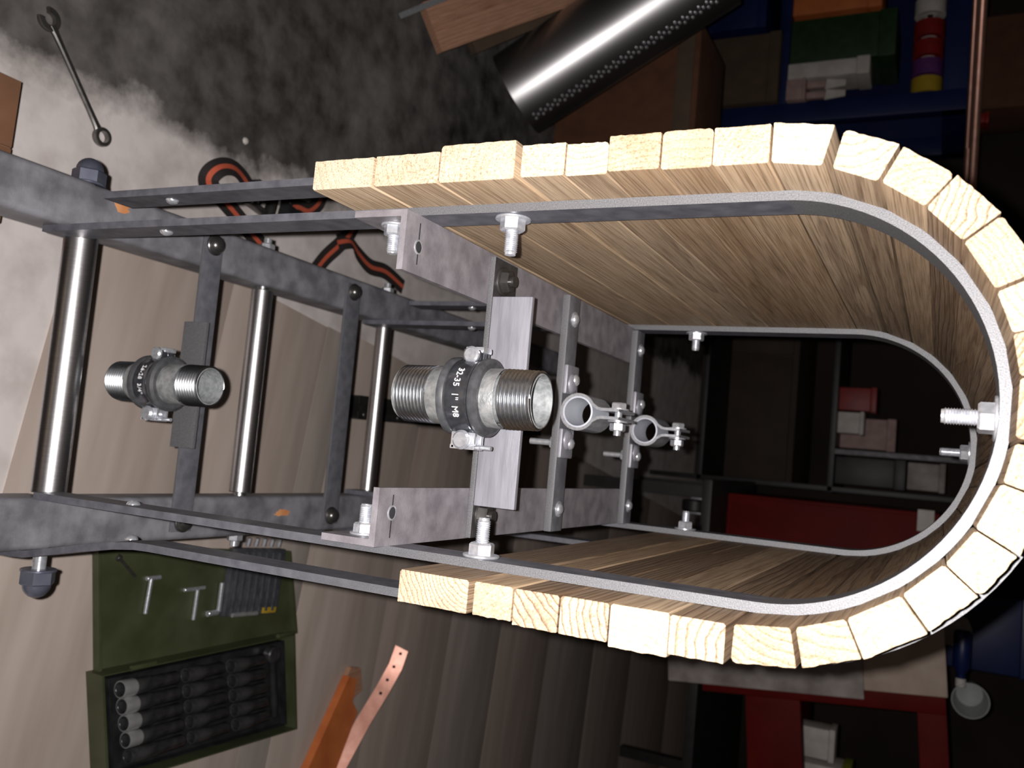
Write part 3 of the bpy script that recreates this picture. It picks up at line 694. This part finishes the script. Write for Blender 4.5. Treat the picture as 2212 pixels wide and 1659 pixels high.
# ratchet strap: black webbing with an orange stripe, lying in loose loops
def ribbon(parent, pts, wd, name_seed=0, z=0):
    """webbing following pts (x,y,height, roll), orange stripe along its middle"""
    P = []; n = 10
    Q = [Vector(p[:3])+Vector((0, 0, ZF)) for p in pts]; Rl = [p[3] for p in pts]
    def cat(p0, p1, p2, p3, t): return .5*((2*p1)+(-p0+p2)*t+(2*p0-5*p1+4*p2-p3)*t*t+(-p0+3*p1-3*p2+p3)*t**3)
    C = []; RR = []
    for i in range(len(Q)-1):
        for k in range(n):
            t = k/n; C.append(cat(Q[max(i-1, 0)], Q[i], Q[i+1], Q[min(i+2, len(Q)-1)], t)); RR.append(Rl[i]*(1-t)+Rl[i+1]*t)
    C.append(Q[-1]); RR.append(Rl[-1])
    def strip(hw, off, th):
        vs = []; fs = []
        for i, c in enumerate(C):
            t = (C[min(i+1, len(C)-1)]-C[max(i-1, 0)]).normalized(); sd = t.cross(Vector((0, 0, 1))).normalized(); up = sd.cross(t)
            a = math.radians(RR[i]); wv = sd*math.cos(a)+up*math.sin(a); nv = t.cross(wv)
            for s_, q in ((-hw, -th), (hw, -th), (hw, th), (-hw, th)): vs.append(c+wv*s_+nv*q)
        for i in range(len(C)-1):
            for j in range(4): fs.append([i*4+j, i*4+(j+1) % 4, i*4+4+(j+1) % 4, i*4+4+j])
        fs += [[0, 1, 2, 3], [(len(C)-1)*4+j for j in range(4)]]
        return MB().add(vs, fs, True)
    w_ = strip(wd/2, 0, .9).build('webbing', 'strapk', parent, origin=Q[len(Q)//2])
    strip(wd*.13, 0, 1.5).build('stripe', 'strapo', w_, origin=Q[len(Q)//2])
ST = empty('ratchet_strap', (-340, 790, ZF), 'black ratchet strap with orange stripe lying in loose loops on the floor', 'strap')
ribbon(ST, [(-330, 606, 3, 20), (-352, 585, 12, 40), (-372, 594, 22, 35), (-382, 624, 22, 20), (-376, 662, 12, 10), (-352, 700, 5, 0)], 32)
ribbon(ST, [(-345, 600, 3, 0), (-318, 655, 4, 0), (-288, 712, 4, 0), (-262, 770, 3, 0)], 32)
ribbon(ST, [(-352, 760, 16, 15), (-368, 800, 12, 10), (-372, 836, 8, -20), (-398, 866, 6, 0), (-440, 880, 3, 0)], 32)
ribbon(ST, [(-400, 990, 4, 0), (-362, 962, 12, 0), (-330, 932, 10, 0), (-296, 900, 5, 0), (-250, 866, 3, 0)], 32)
ribbon(ST, [(-335, 925, 14, 10), (-345, 962, 16, 30), (-330, 1000, 10, 10), (-316, 1050, 5, 0), (-318, 1110, 3, 0), (-300, 1180, 3, 0)], 32)
b = MB().box(-372, -330, 690, 696, ZF+6, ZF+26, bev=1).box(-372, -330, 758, 764, ZF+6, ZF+30, bev=1).box(-374, -368, 680, 770, ZF+2, ZF+24, bev=1).box(-334, -328, 680, 770, ZF+2, ZF+24, bev=1)
b.cyl((-376, 727, ZF+18), (-326, 727, ZF+18), 10, 16); b.xf(Matrix.Translation((-350, 727, 0)) @ Matrix.Rotation(math.radians(-12), 4, 'Z') @ Matrix.Translation((350, -727, 0)))
b.build('ratchet_buckle', 'dark_bolt', ST, origin=(-350, 727, ZF))
b = MB().box(-366, -336, 735, 800, ZF+30, ZF+34, bev=1.2); b.xf(Matrix.Translation((-350, 727, 0)) @ Matrix.Rotation(math.radians(-12), 4, 'Z') @ Matrix.Translation((350, -727, 0))); b.build('ratchet_handle', 'blackp', ST, origin=(-350, 760, ZF+30))

# dark slotted rail lying on the boards below the frame
T = empty('steel_rail', (-20, 1300, ZF), 'dark slotted steel rail lying on the floor boards under the frame', 'rail')
Rr = Matrix.Translation((-24, 1022, ZF+4.5)) @ Matrix.Rotation(math.radians(1), 4, 'Z')
b = MB().box(-24, 24, 0, 900, 0, 4, mtx=Rr).box(-24, -20, 0, 900, 4, 26, mtx=Rr).box(20, 24, 0, 900, 4, 26, mtx=Rr).box(-24, -8, 0, 900, 26, 29, mtx=Rr).box(8, 24, 0, 900, 26, 29, mtx=Rr)
b.build('channel', 'black_steel', T, origin=(-24, 1400, ZF))
for k in range(9):
    MB().dome(Rr @ Vector((14, 20+k*62, 28.8)), (0, 0, 1), 5.5, 3).build('rivet', 'dark_bolt', T, origin=Rr @ Vector((14, 20+k*62, 29)))

# green metal socket case with its lid open flat beside it
GC = empty('tool_case', (400, 650, ZF), 'open olive-green metal tool case on the floor full of sockets', 'tool case')
def quad_tray(c0, c1, c2, c3, z0, z1, wall, name, parent, mm):
    """tray with four walls on a quadrilateral footprint"""
    P = [Vector((c[0], c[1], 0)) for c in (c0, c1, c2, c3)]; cen = sum(P, Vector())/4
    I = [p+(cen-p).normalized()*wall*1.5 for p in P]
    vs = []
    for lst, z in ((P, z0), (P, z1), (I, z1), (I, z0+wall)):
        vs += [Vector((p.x, p.y, z)) for p in lst]
    fs = [[0, 1, 2, 3], [15, 14, 13, 12]]
    for L_ in range(3):
        for j in range(4): fs.append([L_*4+j, L_*4+(j+1) % 4, L_*4+4+(j+1) % 4, L_*4+4+j])
    return MB().add(vs, fs).build(name, mm, parent, origin=(cen.x, cen.y, z0))
lid = quad_tray((222, 458), (254, 880), (409, 924), (403, 486), ZF+5, ZF+18, 3, 'lid', GC, 'green')
bx = quad_tray((401, 474), (404, 891), (580, 926), (562, 506), ZF+4.5, -962, 3, 'case_body', GC, 'green')
quad_tray((411, 494), (414, 875), (570, 908), (553, 522), ZF+12, -972, 2, 'insert_tray', GC, 'blackp')
for k, yy in enumerate((470, 790)):
    MB().cyl((401, yy+58, -966), (401, yy+102, -966), 4, 12).build('hinge', 'green', GC, origin=(401, yy+80, -966))
sd = Vector((0.035, 1, 0)).normalized(); sx2 = Vector((1, -0.035, 0))
def socket(p, ax, r, L, m, label):
    T = empty('socket', p, label, 'socket', 'sockets in the green tool case'); ax = Vector(ax).normalized(); p = Vector(p)
    MB().lathe(p, ax, [(r*.72, 0.5), (r*.75, 0), (r*.95, 0), (r, 1), (r, L*.45), (r*.86, L*.52), (r*.86, L-1), (r*.8, L), (.01, L)], 20).build('barrel', 'socket', T, origin=p)
    if m == 'chrome': MB().lathe(p, ax, [(r*.9, -.3), (r+.5, 0), (r+.8, 2), (r+.8, L*.2), (r-.5, L*.24)], 20).build('end_glint', 'chrome', T, origin=p)  # added pale collar, a painted glint on the socket's near end
    MB().lathe(p, ax, [(r*.72, .6), (r*.6, L*.4), (.01, L*.4)], 6, smooth=False).build('hex_bore', 'socket', T, origin=p)
cnt = 0
ordn = ['first', 'second', 'third', 'fourth', 'fifth', 'sixth']
for cidx, (yy, L, r) in enumerate(((512, 104, 12.0), (636, 78, 11.5), (735, 76, 12.0))):
    for k in range(5):
        p = Vector((428+k*25.5+cidx*3, yy+k*7.0, -978+r))
        bright = cidx == 0 and k < 4
        socket(p, (0.02, 1, 0.0), r-k*.25, L, 'chrome' if bright else 'socket', '%s %s socket from the hinge in the %s row of the green case' % (ordn[k], 'bright' if bright else 'dark', ['near', 'middle', 'far'][cidx]))
T = empty('socket_ratchet', (480, 850, -985), 'dark ratchet wrench lying at the far end of the green tool case', 'ratchet')
MB().cyl((445, 850, -974), (548, 872, -974), 7, 18, bev=2).build('grip', 'blackp', T, origin=(480, 860, -974))
MB().cyl((434, 846, -982), (434, 846, -966), 15, 24, bev=2).build('head', 'socket', T, origin=(434, 846, -974))
# loose pieces lying in the lid
def lidrod(name, label, cat, p0, p1, r, m='zinc', tee=None):
    T = empty(name, (p0[0], p0[1], ZF+8), label, cat); z = ZF+8+r+.5
    MB().cyl((p0[0], p0[1], z), (p1[0], p1[1], z), r, 12, bev=.5).build('shaft', m, T, origin=(p0[0], p0[1], z))
    if tee:
        for q in tee: MB().cyl((q[0], q[1], z-1), (q[0]+q[2], q[1]+q[3], z-1), q[4], 12, bev=.5).build('end_fitting', m, T, origin=(q[0], q[1], z))
lidrod('extension_bar', 'bright steel extension bar with cross-head, nearest in the green lid', 'extension bar', (277, 566), (330, 562), 3.4, tee=[(277, 558, 0, 26, 3.6)])
lidrod('extension_bar', 'bright steel extension bar with cross-head in the middle of the green lid', 'extension bar', (304, 664), (352, 662), 3.4, tee=[(302, 636, 0, 44, 3.2)])
lidrod('hex_key', 'bright bent hex key beside the plastic bit holder', 'hex key', (297, 717), (345, 716), 4, tee=[(346, 692, 0, 22, 5)])
lidrod('thin_bit', 'thin dark steel bit lying askew near the frame in the green lid', 'bit', (244, 505), (272, 536), 2.2, 'wrench', tee=[(240, 500, 4, 5, 5)])
T = empty('bit_holder', (305, 785, ZF+8), 'ribbed dark plastic bit holder lying in the green lid', 'bit holder')
Rh = Matrix.Translation((300, 790, ZF+8.5)) @ Matrix.Rotation(math.radians(-4), 4, 'Z')
MB().box(-56, 58, -66, 66, 0, 14, bev=2, mtx=Rh).build('holder_body', 'greyp', T, origin=(300, 790, ZF+10))
for k in range(7): MB().box(-50, 52, -56+k*17, -50+k*17, 14, 18, bev=1.2, mtx=Rh).build('rib', 'greyp', T, origin=Rh @ Vector((0, -53+k*17, 16)))
MB().box(46, 56, 25, 60, 14, 16.5, bev=.5, mtx=Rh).build('yellow_sticker', 'yellow', T, origin=Rh @ Vector((50, 40, 15)))
MB().cyl(Rh @ Vector((55, -50, 16)), Rh @ Vector((55, 10, 16)), 4, 12).build('clip_bar', 'chrome', T, origin=Rh @ Vector((55, -20, 16)))
for k in range(6): MB().hexn(Rh @ Vector((-60, -52+k*20, 10)), (-1, 0, .2), 4, 14, .2, .5).build('bit', 'zinc', T, origin=Rh @ Vector((-60, -52+k*20, 10)))

# orange bar and copper strip
T = empty('orange_bar', (620, 1060, ZF), 'orange painted bar with a notched brown end lying on the boards', 'bar')
P = [(800, 960), (800, 1080), (596, 1142), (556, 1144), (530, 1100), (544, 1086)]
P = [(840, 880), (880, 985), (600, 1142), (575, 1120), (530, 1128), (520, 1100)]
MB().extr(P, ZF+5, ZF+22).build('painted_body', 'orange', T, origin=(650, 1040, ZF+10))
MB().extr([(532, 1129), (520, 1101), (505, 1112), (512, 1146), (560, 1160), (574, 1121)], ZF+5, ZF+16).build('bare_end', 'timber', T, origin=(530, 1130, ZF+10))
T = empty('copper_strip', (600, 1150, ZF), 'bent copper strip with small holes, its bright tip lifted off the floor', 'strip')
path = [Vector(p) for p in ((905, 960, ZF+12), (800, 1030, ZF+16), (700, 1090, ZF+22), (620, 1150, ZF+32), (560, 1195, ZF+44), (515, 1222, ZF+53), (478, 1232, ZF+58))]
MB().sweep(path, Vector((.34, .38, .77)), 30, 3, smooth=True).build('strip', 'copper', T, origin=(600, 1150, ZF+20))
for k in range(4):
    p = Vector((565-k*26, 1191+k*13, ZF+46+k*5))
    MB().cyl(p+Vector((0, -8, -1)), p+Vector((0, -8, 3)), 3, 12).build('rivet_hole', 'mark', T, origin=p)

# ------------------------------------------------------------------ leaning tube, boards and boxes, left background
def leaning(p0, p1):
    a = (Vector(p1)-Vector(p0)).normalized(); return a
def plank(name, q0, q1, wdir, wd, th, m, label, cat):
    q0 = Vector(q0); q1 = Vector(q1); a = (q1-q0).normalized(); W_ = Vector(wdir); W_ = (W_-a*W_.dot(a)).normalized(); N_ = a.cross(W_)
    rot = Matrix((W_, a, W_.cross(a))).transposed()
    vs = []
    for p in (q0, q1):
        for s_, t_ in ((-1, -1), (1, -1), (1, 1), (-1, 1)): vs.append(p+W_*wd/2*s_+N_*th/2*t_)
    fs = [[0, 1, 2, 3], [7, 6, 5, 4], [0, 4, 5, 1], [1, 5, 6, 2], [2, 6, 7, 3], [3, 7, 4, 0]]
    o = MB().add(vs, fs).build(name, m, origin=(q0+q1)/2, rot=rot); tag(o, label, cat); return o
plank('timber_board', (-868, 1145, ZF+30), (-1260, 1640, ZF+330), (.75, .6, .3), 108, 24, 'timber', 'reddish brown timber board leaning beside the stainless tube', 'board')
plank('timber_board', (-905, 1290, ZF+45), (-1290, 1730, ZF+350), (.75, .6, .3), 60, 24, 'tan', 'narrow paler board between the brown board and the tube', 'board')
plank('steel_strip', (-858, 1060, ZF+8), (-1190, 1440, ZF+210), (.75, .6, .3), 12, 5, 'zinc', 'thin bright steel strip at the outer edge of the brown board', 'strip')
T = empty('cardboard_box', (-1040, 2000, ZF), 'tall dark orange cardboard box standing behind the stainless tube', 'box')
MB().box(-1200, -878, 1900, 2180, ZF+1, -575, bev=2).build('carton', 'card_dark', T, origin=(-1040, 2000, -800))
MB().box(-1198, -880, 1896, 1900, -640, -590, bev=1).build('tape_strip', 'tan', T, origin=(-1040, 1898, -610))

SIZE = 0.7413
PLACE = {
    'bit_holder': (235.7, 468.4, -714.1),
    'cardboard_box': (-235.0, 27.3, -720.0),
    'cardboard_box.001': (-761.3, 1369.0, -720.0),
    'copper_strip': (454.4, 738.9, -720.0),
    'extension_bar': (214.9, 306.1, -714.1),
    'extension_bar.001': (234.9, 378.7, -714.1),
    'hex_key': (229.8, 418.0, -714.1),
    'orange_bar': (469.2, 672.2, -720.0),
    'plaster_crumb': (-319.5, 380.9, -720.0),
    'ratchet_strap': (-242.4, 472.1, -720.0),
    'socket': (326.9, 266.0, -694.8),
    'socket.001': (345.8, 271.2, -694.8),
    'socket.002': (364.7, 276.4, -694.8),
    'socket.003': (383.6, 281.6, -694.8),
    'socket.004': (402.5, 286.8, -694.8),
    'socket.005': (329.1, 357.9, -695.2),
    'socket.006': (348.0, 363.1, -695.2),
    'socket.007': (366.9, 368.3, -695.2),
    'socket.008': (385.8, 373.5, -695.2),
    'socket.009': (404.7, 378.7, -695.2),
    'socket.010': (331.3, 431.3, -694.8),
    'socket.011': (350.2, 436.5, -694.8),
    'socket.012': (369.1, 441.7, -694.8),
    'socket.013': (388.0, 446.9, -694.8),
    'socket.014': (406.9, 452.1, -694.8),
    'socket_ratchet': (365.4, 516.6, -708.9),
    'spanner': (-295.8, 137.0, -720.0),
    'steel_rail': (-5.2, 850.1, -720.0),
    'steel_strip': (-749.4, 813.1, -639.2),
    'thin_bit': (190.5, 260.8, -714.1),
    'timber_board': (-779.1, 918.7, -586.6),
    'timber_board.001': (-803.9, 1005.8, -573.6),
    'tool_case': (306.1, 368.3, -720.0),
}
for nm_, p_ in PLACE.items():
    o_ = bpy.data.objects[nm_]; o_.location = Vector(p_)*S; o_.scale = (SIZE, SIZE, SIZE)
ZF = ZF0
# stainless tube leaning in the corner
T = empty('metal_tube', (-622, 985, ZF), 'polished stainless tube with a perforated seam leaning in the dark corner', 'tube')
p0 = Vector((-622.0, 985.0, -660.0)); p1 = Vector((-838.0, 1016.8, -307.0))
ax = (p1-p0).normalized(); L = (p1-p0).length; TR = 80
MB().lathe(p0, ax, [(TR-3, 0), (TR, 0), (TR, L), (TR-3, L)], 64, closed=True).build('tube_wall', 'stainless', T, origin=p0)
seam = Vector((.746, -.313, .588)); seam = (seam-ax*seam.dot(ax)).normalized(); tng = ax.cross(seam)
for k in range(26):
    for j, da in enumerate((-4, 0, 4)):
        d = seam*math.cos(math.radians(da))+tng*math.sin(math.radians(da)); q = p0+ax*(16+k*15+(7 if j == 1 else 0))+d*TR
        MB().cyl(q-d*1, q+d*.9, 2.6, 8).build('stud', 'zinc', T, origin=q)

# blue shelf rack with its things
BR = empty('blue_rack', (-1250, 2150, ZF), 'blue enamelled steel shelf rack in the dark background', 'rack')
for (xa, xb, ya, yb) in ((-985, -930, 2000, 2040), (-985, -930, 2330, 2370), (-1640, -1585, 2000, 2040), (-1640, -1585, 2330, 2370)):
    MB().box(xa, xb, ya, yb, ZF, 95, bev=2).build('post', 'blue', BR, origin=(xa, ya, -400))
for z0, z1 in ((38, 95), (-372, -352), (-600, -575)):
    MB().box(-1640, -930, 2002, 2368, z0, z1, bev=2).build('shelf', 'blue', BR, origin=(-1280, 2180, z0))
MB().box(-1640, -930, 2366, 2374, ZF+200, 90).build('back_panel', 'blue', BR, origin=(-1280, 2370, -300))
def crate(name, x0, x1, y0, y1, z0, z1, m, label, cat, lidm=None):
    T = empty(name, ((x0+x1)/2, (y0+y1)/2, z0), label, cat); o = ((x0+x1)/2, (y0+y1)/2, (z0+z1)/2); h = z1-z0
    MB().box(x0, x1, y0, y1, z0, z1-h*.16, bev=3).build('body', m, T, origin=o)
    MB().box(x0-3, x1+3, y0-3, y1+3, z1-h*.16, z1, bev=3).build('lid', lidm or m, T, origin=o)
    return T
crate('carton', -1190, -992, 1990, 2200, -574, -374, 'tan', 'tan carton on the lower shelf of the blue rack', 'box')
crate('blue_bin', -1420, -1215, 1995, 2200, -574, -420, 'blue', 'blue plastic bin beside the tan carton on the rack', 'bin')
crate('green_case', -1225, -1100, 2010, 2200, -351, -80, 'dgreen', 'dark green tool case standing on the rack shelf', 'case')
crate('orange_case', -1350, -1240, 2010, 2200, -351, -120, 'orange', 'orange case beside the dark green case on the rack', 'case')
crate('white_carton', -1094, -1050, 1995, 2100, -351, -140, 'white', 'narrow white carton standing beside the dark green case', 'box')
crate('small_carton', -1046, -988, 1985, 2060, -351, -300, 'pinkw', 'low pinkish carton by the blue rack post', 'box')
crate('pale_carton', -1000, -945, 1996, 2060, -140+(-210), -62-(170), 'white', 'small pale carton on the pinkish one', 'box') if False else None
for k, (x, lab) in enumerate(((-1032, 'pale scraper blade, nearer the white carton'), (-1003, 'pale scraper blade, nearer the blue post'))):
    T = empty('scraper', (x, 2015, -300), lab, 'scraper')
    zt = -299 if k else -299
    MB().prism([(x-14, -248), (x+14, -252), (x+8, -199), (x-8, -199)], 2006, 2010).build('blade', 'white', T, origin=(x, 2008, -225))
    MB().box(x-9, x+9, 2000, 2018, -299.5, -250, bev=3).build('handle', 'pinkw', T, origin=(x, 2008, -280))
for k, (m, x, nm) in enumerate((('white', -1207, 'white'), ('redtape', -1146, 'red'), ('redtape', -1092, 'red'), ('purple', -1040, 'purple'), ('yellow', -992, 'yellow'))):
    T = empty('tape_roll', (x-18, 2040, -40), {0: 'white tape roll, leftmost under the rack top', 1: 'red tape roll next to the white one', 2: 'red tape roll next to the purple one', 3: 'purple tape roll under the rack top', 4: 'yellow tape roll nearest the blue post'}[k], 'tape roll', 'tape rolls hanging under the rack top')
    MB().lathe((x-39, 2040, -2), (1, 0, 0), [(20, 0), (37, 0), (38, 1), (38, 41), (37, 42), (20, 42)], 28, closed=True).build('tape', m, T, origin=(x-18, 2040, -2))
    MB().lathe((x-39.5, 2040, -2), (1, 0, 0), [(17, 0), (21, 0), (21, 44), (17, 44)], 24, closed=True).build('core', 'white', T, origin=(x-18, 2040, -2))
T = empty('roll_rod', (-1100, 2040, -2), 'thin steel rod carrying the tape rolls under the rack top', 'rod')
MB().cyl((-1400, 2040, -2), (-986, 2040, -2), 7, 12).build('bar', 'dark_bolt', T, origin=(-1100, 2040, -2))
for k, (x1, y1, z, r, lab) in enumerate(((-752, 2135, 118, 11, 'copper pipe lying on top of the blue rack, nearest one'), (-700, 2205, 105, 9, 'longest copper pipe lying on top of the blue rack'), (-860, 2095, 102, 6, 'shorter copper pipe at the back on the blue rack'))):
    q1 = Vector((x1, y1, z)); q0 = q1-Vector((.87, .49, 0)).normalized()*520
    T = empty('copper_pipe', q1, lab, 'pipe')
    MB().lathe(q0, q1-q0, [(r-2, 0), (r, 0), (r, 520), (r-2, 520)], 20, closed=True).build('tube', 'copperp', T, origin=q1)
crate('cardboard_box', -1240, -985, 2150, 2340, 96, 330, 'card_dark', 'orange-brown cardboard box on top of the blue rack', 'box')
crate('red_box', -960, -935, 2115, 2170, 96, 150, 'redtape', 'small red box beside the cardboard box on the rack top', 'box')

# ------------------------------------------------------------------ red cabinet corner, right background
SD = empty('steel_stand', (450, 1850, ZF), 'black steel stand carrying the red cabinet and rack', 'stand')
MB().box(60, 900, 1625, 2160, -415, -392, bev=2).build('top_plate', 'black_steel', SD, origin=(450, 1850, -400))
for x in (90, 870):
    for y in (1660, 2130): MB().box(x-14, x+14, y-14, y+14, ZF, -415).build('leg', 'black_steel', SD, origin=(x, y, -700))
MB().cyl((112, 1700, -448), (140, 1700, -448), 30, 28, bev=3).build('caster_wheel', 'black_steel', SD, origin=(126, 1700, -448))
MB().box(106, 111, 1685, 1715, -455, -416, bev=1).box(141, 146, 1685, 1715, -455, -416, bev=1).box(106, 146, 1685, 1715, -420, -415.5, bev=1).build('caster_fork', 'zinc', SD, origin=(126, 1700, -430))
RCt = empty('red_cabinet', (270, 1950, -392), 'dark red steel tool cabinet seen through the arch', 'cabinet')
MB().box(90, 440, 1800, 2120, -391.5, 84, bev=4).build('body', 'red', RCt, origin=(270, 1950, -150))
MB().box(98, 432, 1794, 1800, -380, 76, bev=2).build('door', 'red', RCt, origin=(265, 1797, -150))
MB().box(84, 132, 1791, 1794, 38, 72).build('label_plate', 'white', RCt, origin=(100, 1792, 55))
TL = Matrix.Translation((470, 0, 0)) @ Matrix.Rotation(math.radians(-5.5), 4, 'Y') @ Matrix.Translation((-470, 0, 0))
RK = empty('red_rack', (600, 1700, -392), 'red steel rack frame with a stained board fixed to its side', 'rack')
def rk(name, m, *b, bev=2):
    o = MB().box(*b, bev=bev); o.xf(Matrix.Translation((0, 0, -120)) @ TL @ Matrix.Translation((0, 0, 120))); return o.build(name, m, RK, origin=((b[0]+b[1])/2, b[2], (b[4]+b[5])/2))
rk('post', 'red', 462, 505, 1600, 1640, -380, 112)
rk('lower_rail', 'red', 505, 900, 1600, 1640, -285, -170)
rk('upper_rail', 'red', 505, 900, 1600, 1640, 58, 112)
rk('side_rail', 'red', 466, 500, 1640, 1960, 60, 108)
MB().box(500, 900, 1645, 1960, -200, -180, bev=2).build('lower_shelf', 'red', RK, origin=(700, 1800, -190))
rk('post', 'red', 860, 900, 1640, 1680, -380, 112)
rk('side_board', 'panelg', 330, 486, 1580, 1598, -452, -40)
rk('side_board', 'panel', 300, 468, 1584, 1599, -40, 116)
crate('white_packet', 585, 650, 1700, 1760, -179.5, -100, 'white', 'white packet standing on the red rack shelf', 'packet')
crate('lime_packet', 660, 760, 1690, 1780, -179.5, -65, 'white', 'white packet with a lime green top on the red rack', 'packet', lidm='lime')
T = empty('blue_bottle', (330, 1640, 118), 'blue bottle lying on top of the red rack', 'bottle')
MB().lathe((318, 1640, 137), (1, 0, 0.0), [(.01, 0), (14, 0), (17, 4), (17, 70), (9, 84), (9, 96), (.01, 96)], 24).build('bottle_body', 'blue', T, origin=(340, 1640, 137))
MB().cyl((412, 1640, 137), (430, 1640, 137), 10, 18, bev=1.5).build('cap', 'white', T, origin=(420, 1640, 137))
T = empty('plastic_cup', (452, 1680, 112), 'cloudy plastic cup lying on its side on the red rack', 'cup')
MB().lathe((452, 1700, 156), (0, -1, 0), [(.01, 0), (26, 0), (34, 70), (35, 70), (35, 72), (33, 72), (25, 2), (.01, 2)], 32).build('cup_wall', 'clear', T, origin=(452, 1680, 146))

# ------------------------------------------------------------------ dark shelf seen through the arch
DS = empty('dark_shelf', (-60, 2350, ZF), 'black steel shelf seen through the arch in the dark', 'shelf')
for x in (-420, -46, 60):
    MB().box(x-7, x+7, 2205, 2225, -190 if x == -46 else ZF, 260, bev=1).build('post', 'angle' if x == -46 else 'black_steel', DS, origin=(x, 2215, -400))
for z in (-190, -560): MB().box(-430, 70, 2205, 2500, z-16, z, bev=2).build('shelf_plate', 'black_steel', DS, origin=(-180, 2350, z))
crate('white_box', -160, -100, 2230, 2300, -189.5, -120, 'white', 'whitish box, nearest on the dark shelf behind the arch', 'box')
crate('pink_box', -150, -62, 2320, 2380, -189.5, -40, 'pinkw', 'pinkish box behind the whitish one on the dark shelf', 'box')
crate('red_carton', -230, -165, 2230, 2300, -189.5, -90, 'redtape', 'dark red carton on the dark shelf behind the arch', 'box')
crate('black_crate', -34, 44, 2240, 2310, -189.5, -6, 'black_steel', 'black crate under the grey canister on the dark shelf', 'crate')
crate('grey_canister', -32, 42, 2242, 2308, -2, 92, 'panelg', 'grey canister standing on a black crate behind the arch', 'canister')
T = empty('brown_cupboard', (-600, 2900, ZF), 'dark brown wooden cupboard at the back of the workshop', 'cupboard')
MB().box(-820, 60, 2750, 3200, ZF, -380, bev=4).build('carcass', 'cupboard', T, origin=(-380, 2950, -700))
for x in (-815, -376): MB().box(x, x+430, 2738, 2750, ZF+40, -400, bev=3).build('door', 'cupboard', T, origin=(x+215, 2745, -700))
for x in (-410, -350): MB().cyl((x, 2738, -620), (x, 2718, -620), 9, 14, bev=2).build('knob', 'dark_bolt', T, origin=(x, 2730, -620))

crate('blue_crate', 262, 430, 1860, 2060, 84.5, 290, 'blue', 'dark blue crate standing on top of the red cabinet', 'crate')
T = empty('white_rag', (345, 1830, 85), 'crumpled whitish rag on top of the red cabinet', 'rag')
bmr = bmesh.new(); bmesh.ops.create_icosphere(bmr, subdivisions=3, radius=1)
rv = []
for v in bmr.verts:
    q = v.co; k_ = 1+.28*math.sin(5*q.x+2*q.y)*math.cos(4*q.z+1)+.12*math.sin(11*q.y+7*q.z)
    rv.append(Vector((345+q.x*38*k_, 1828+q.y*22*k_, 122+q.z*36*k_)))
MB().add(rv, [[v.index for v in f.verts] for f in bmr.faces], True).build('cloth', 'white', T, origin=(345, 1828, 120)); bmr.free()
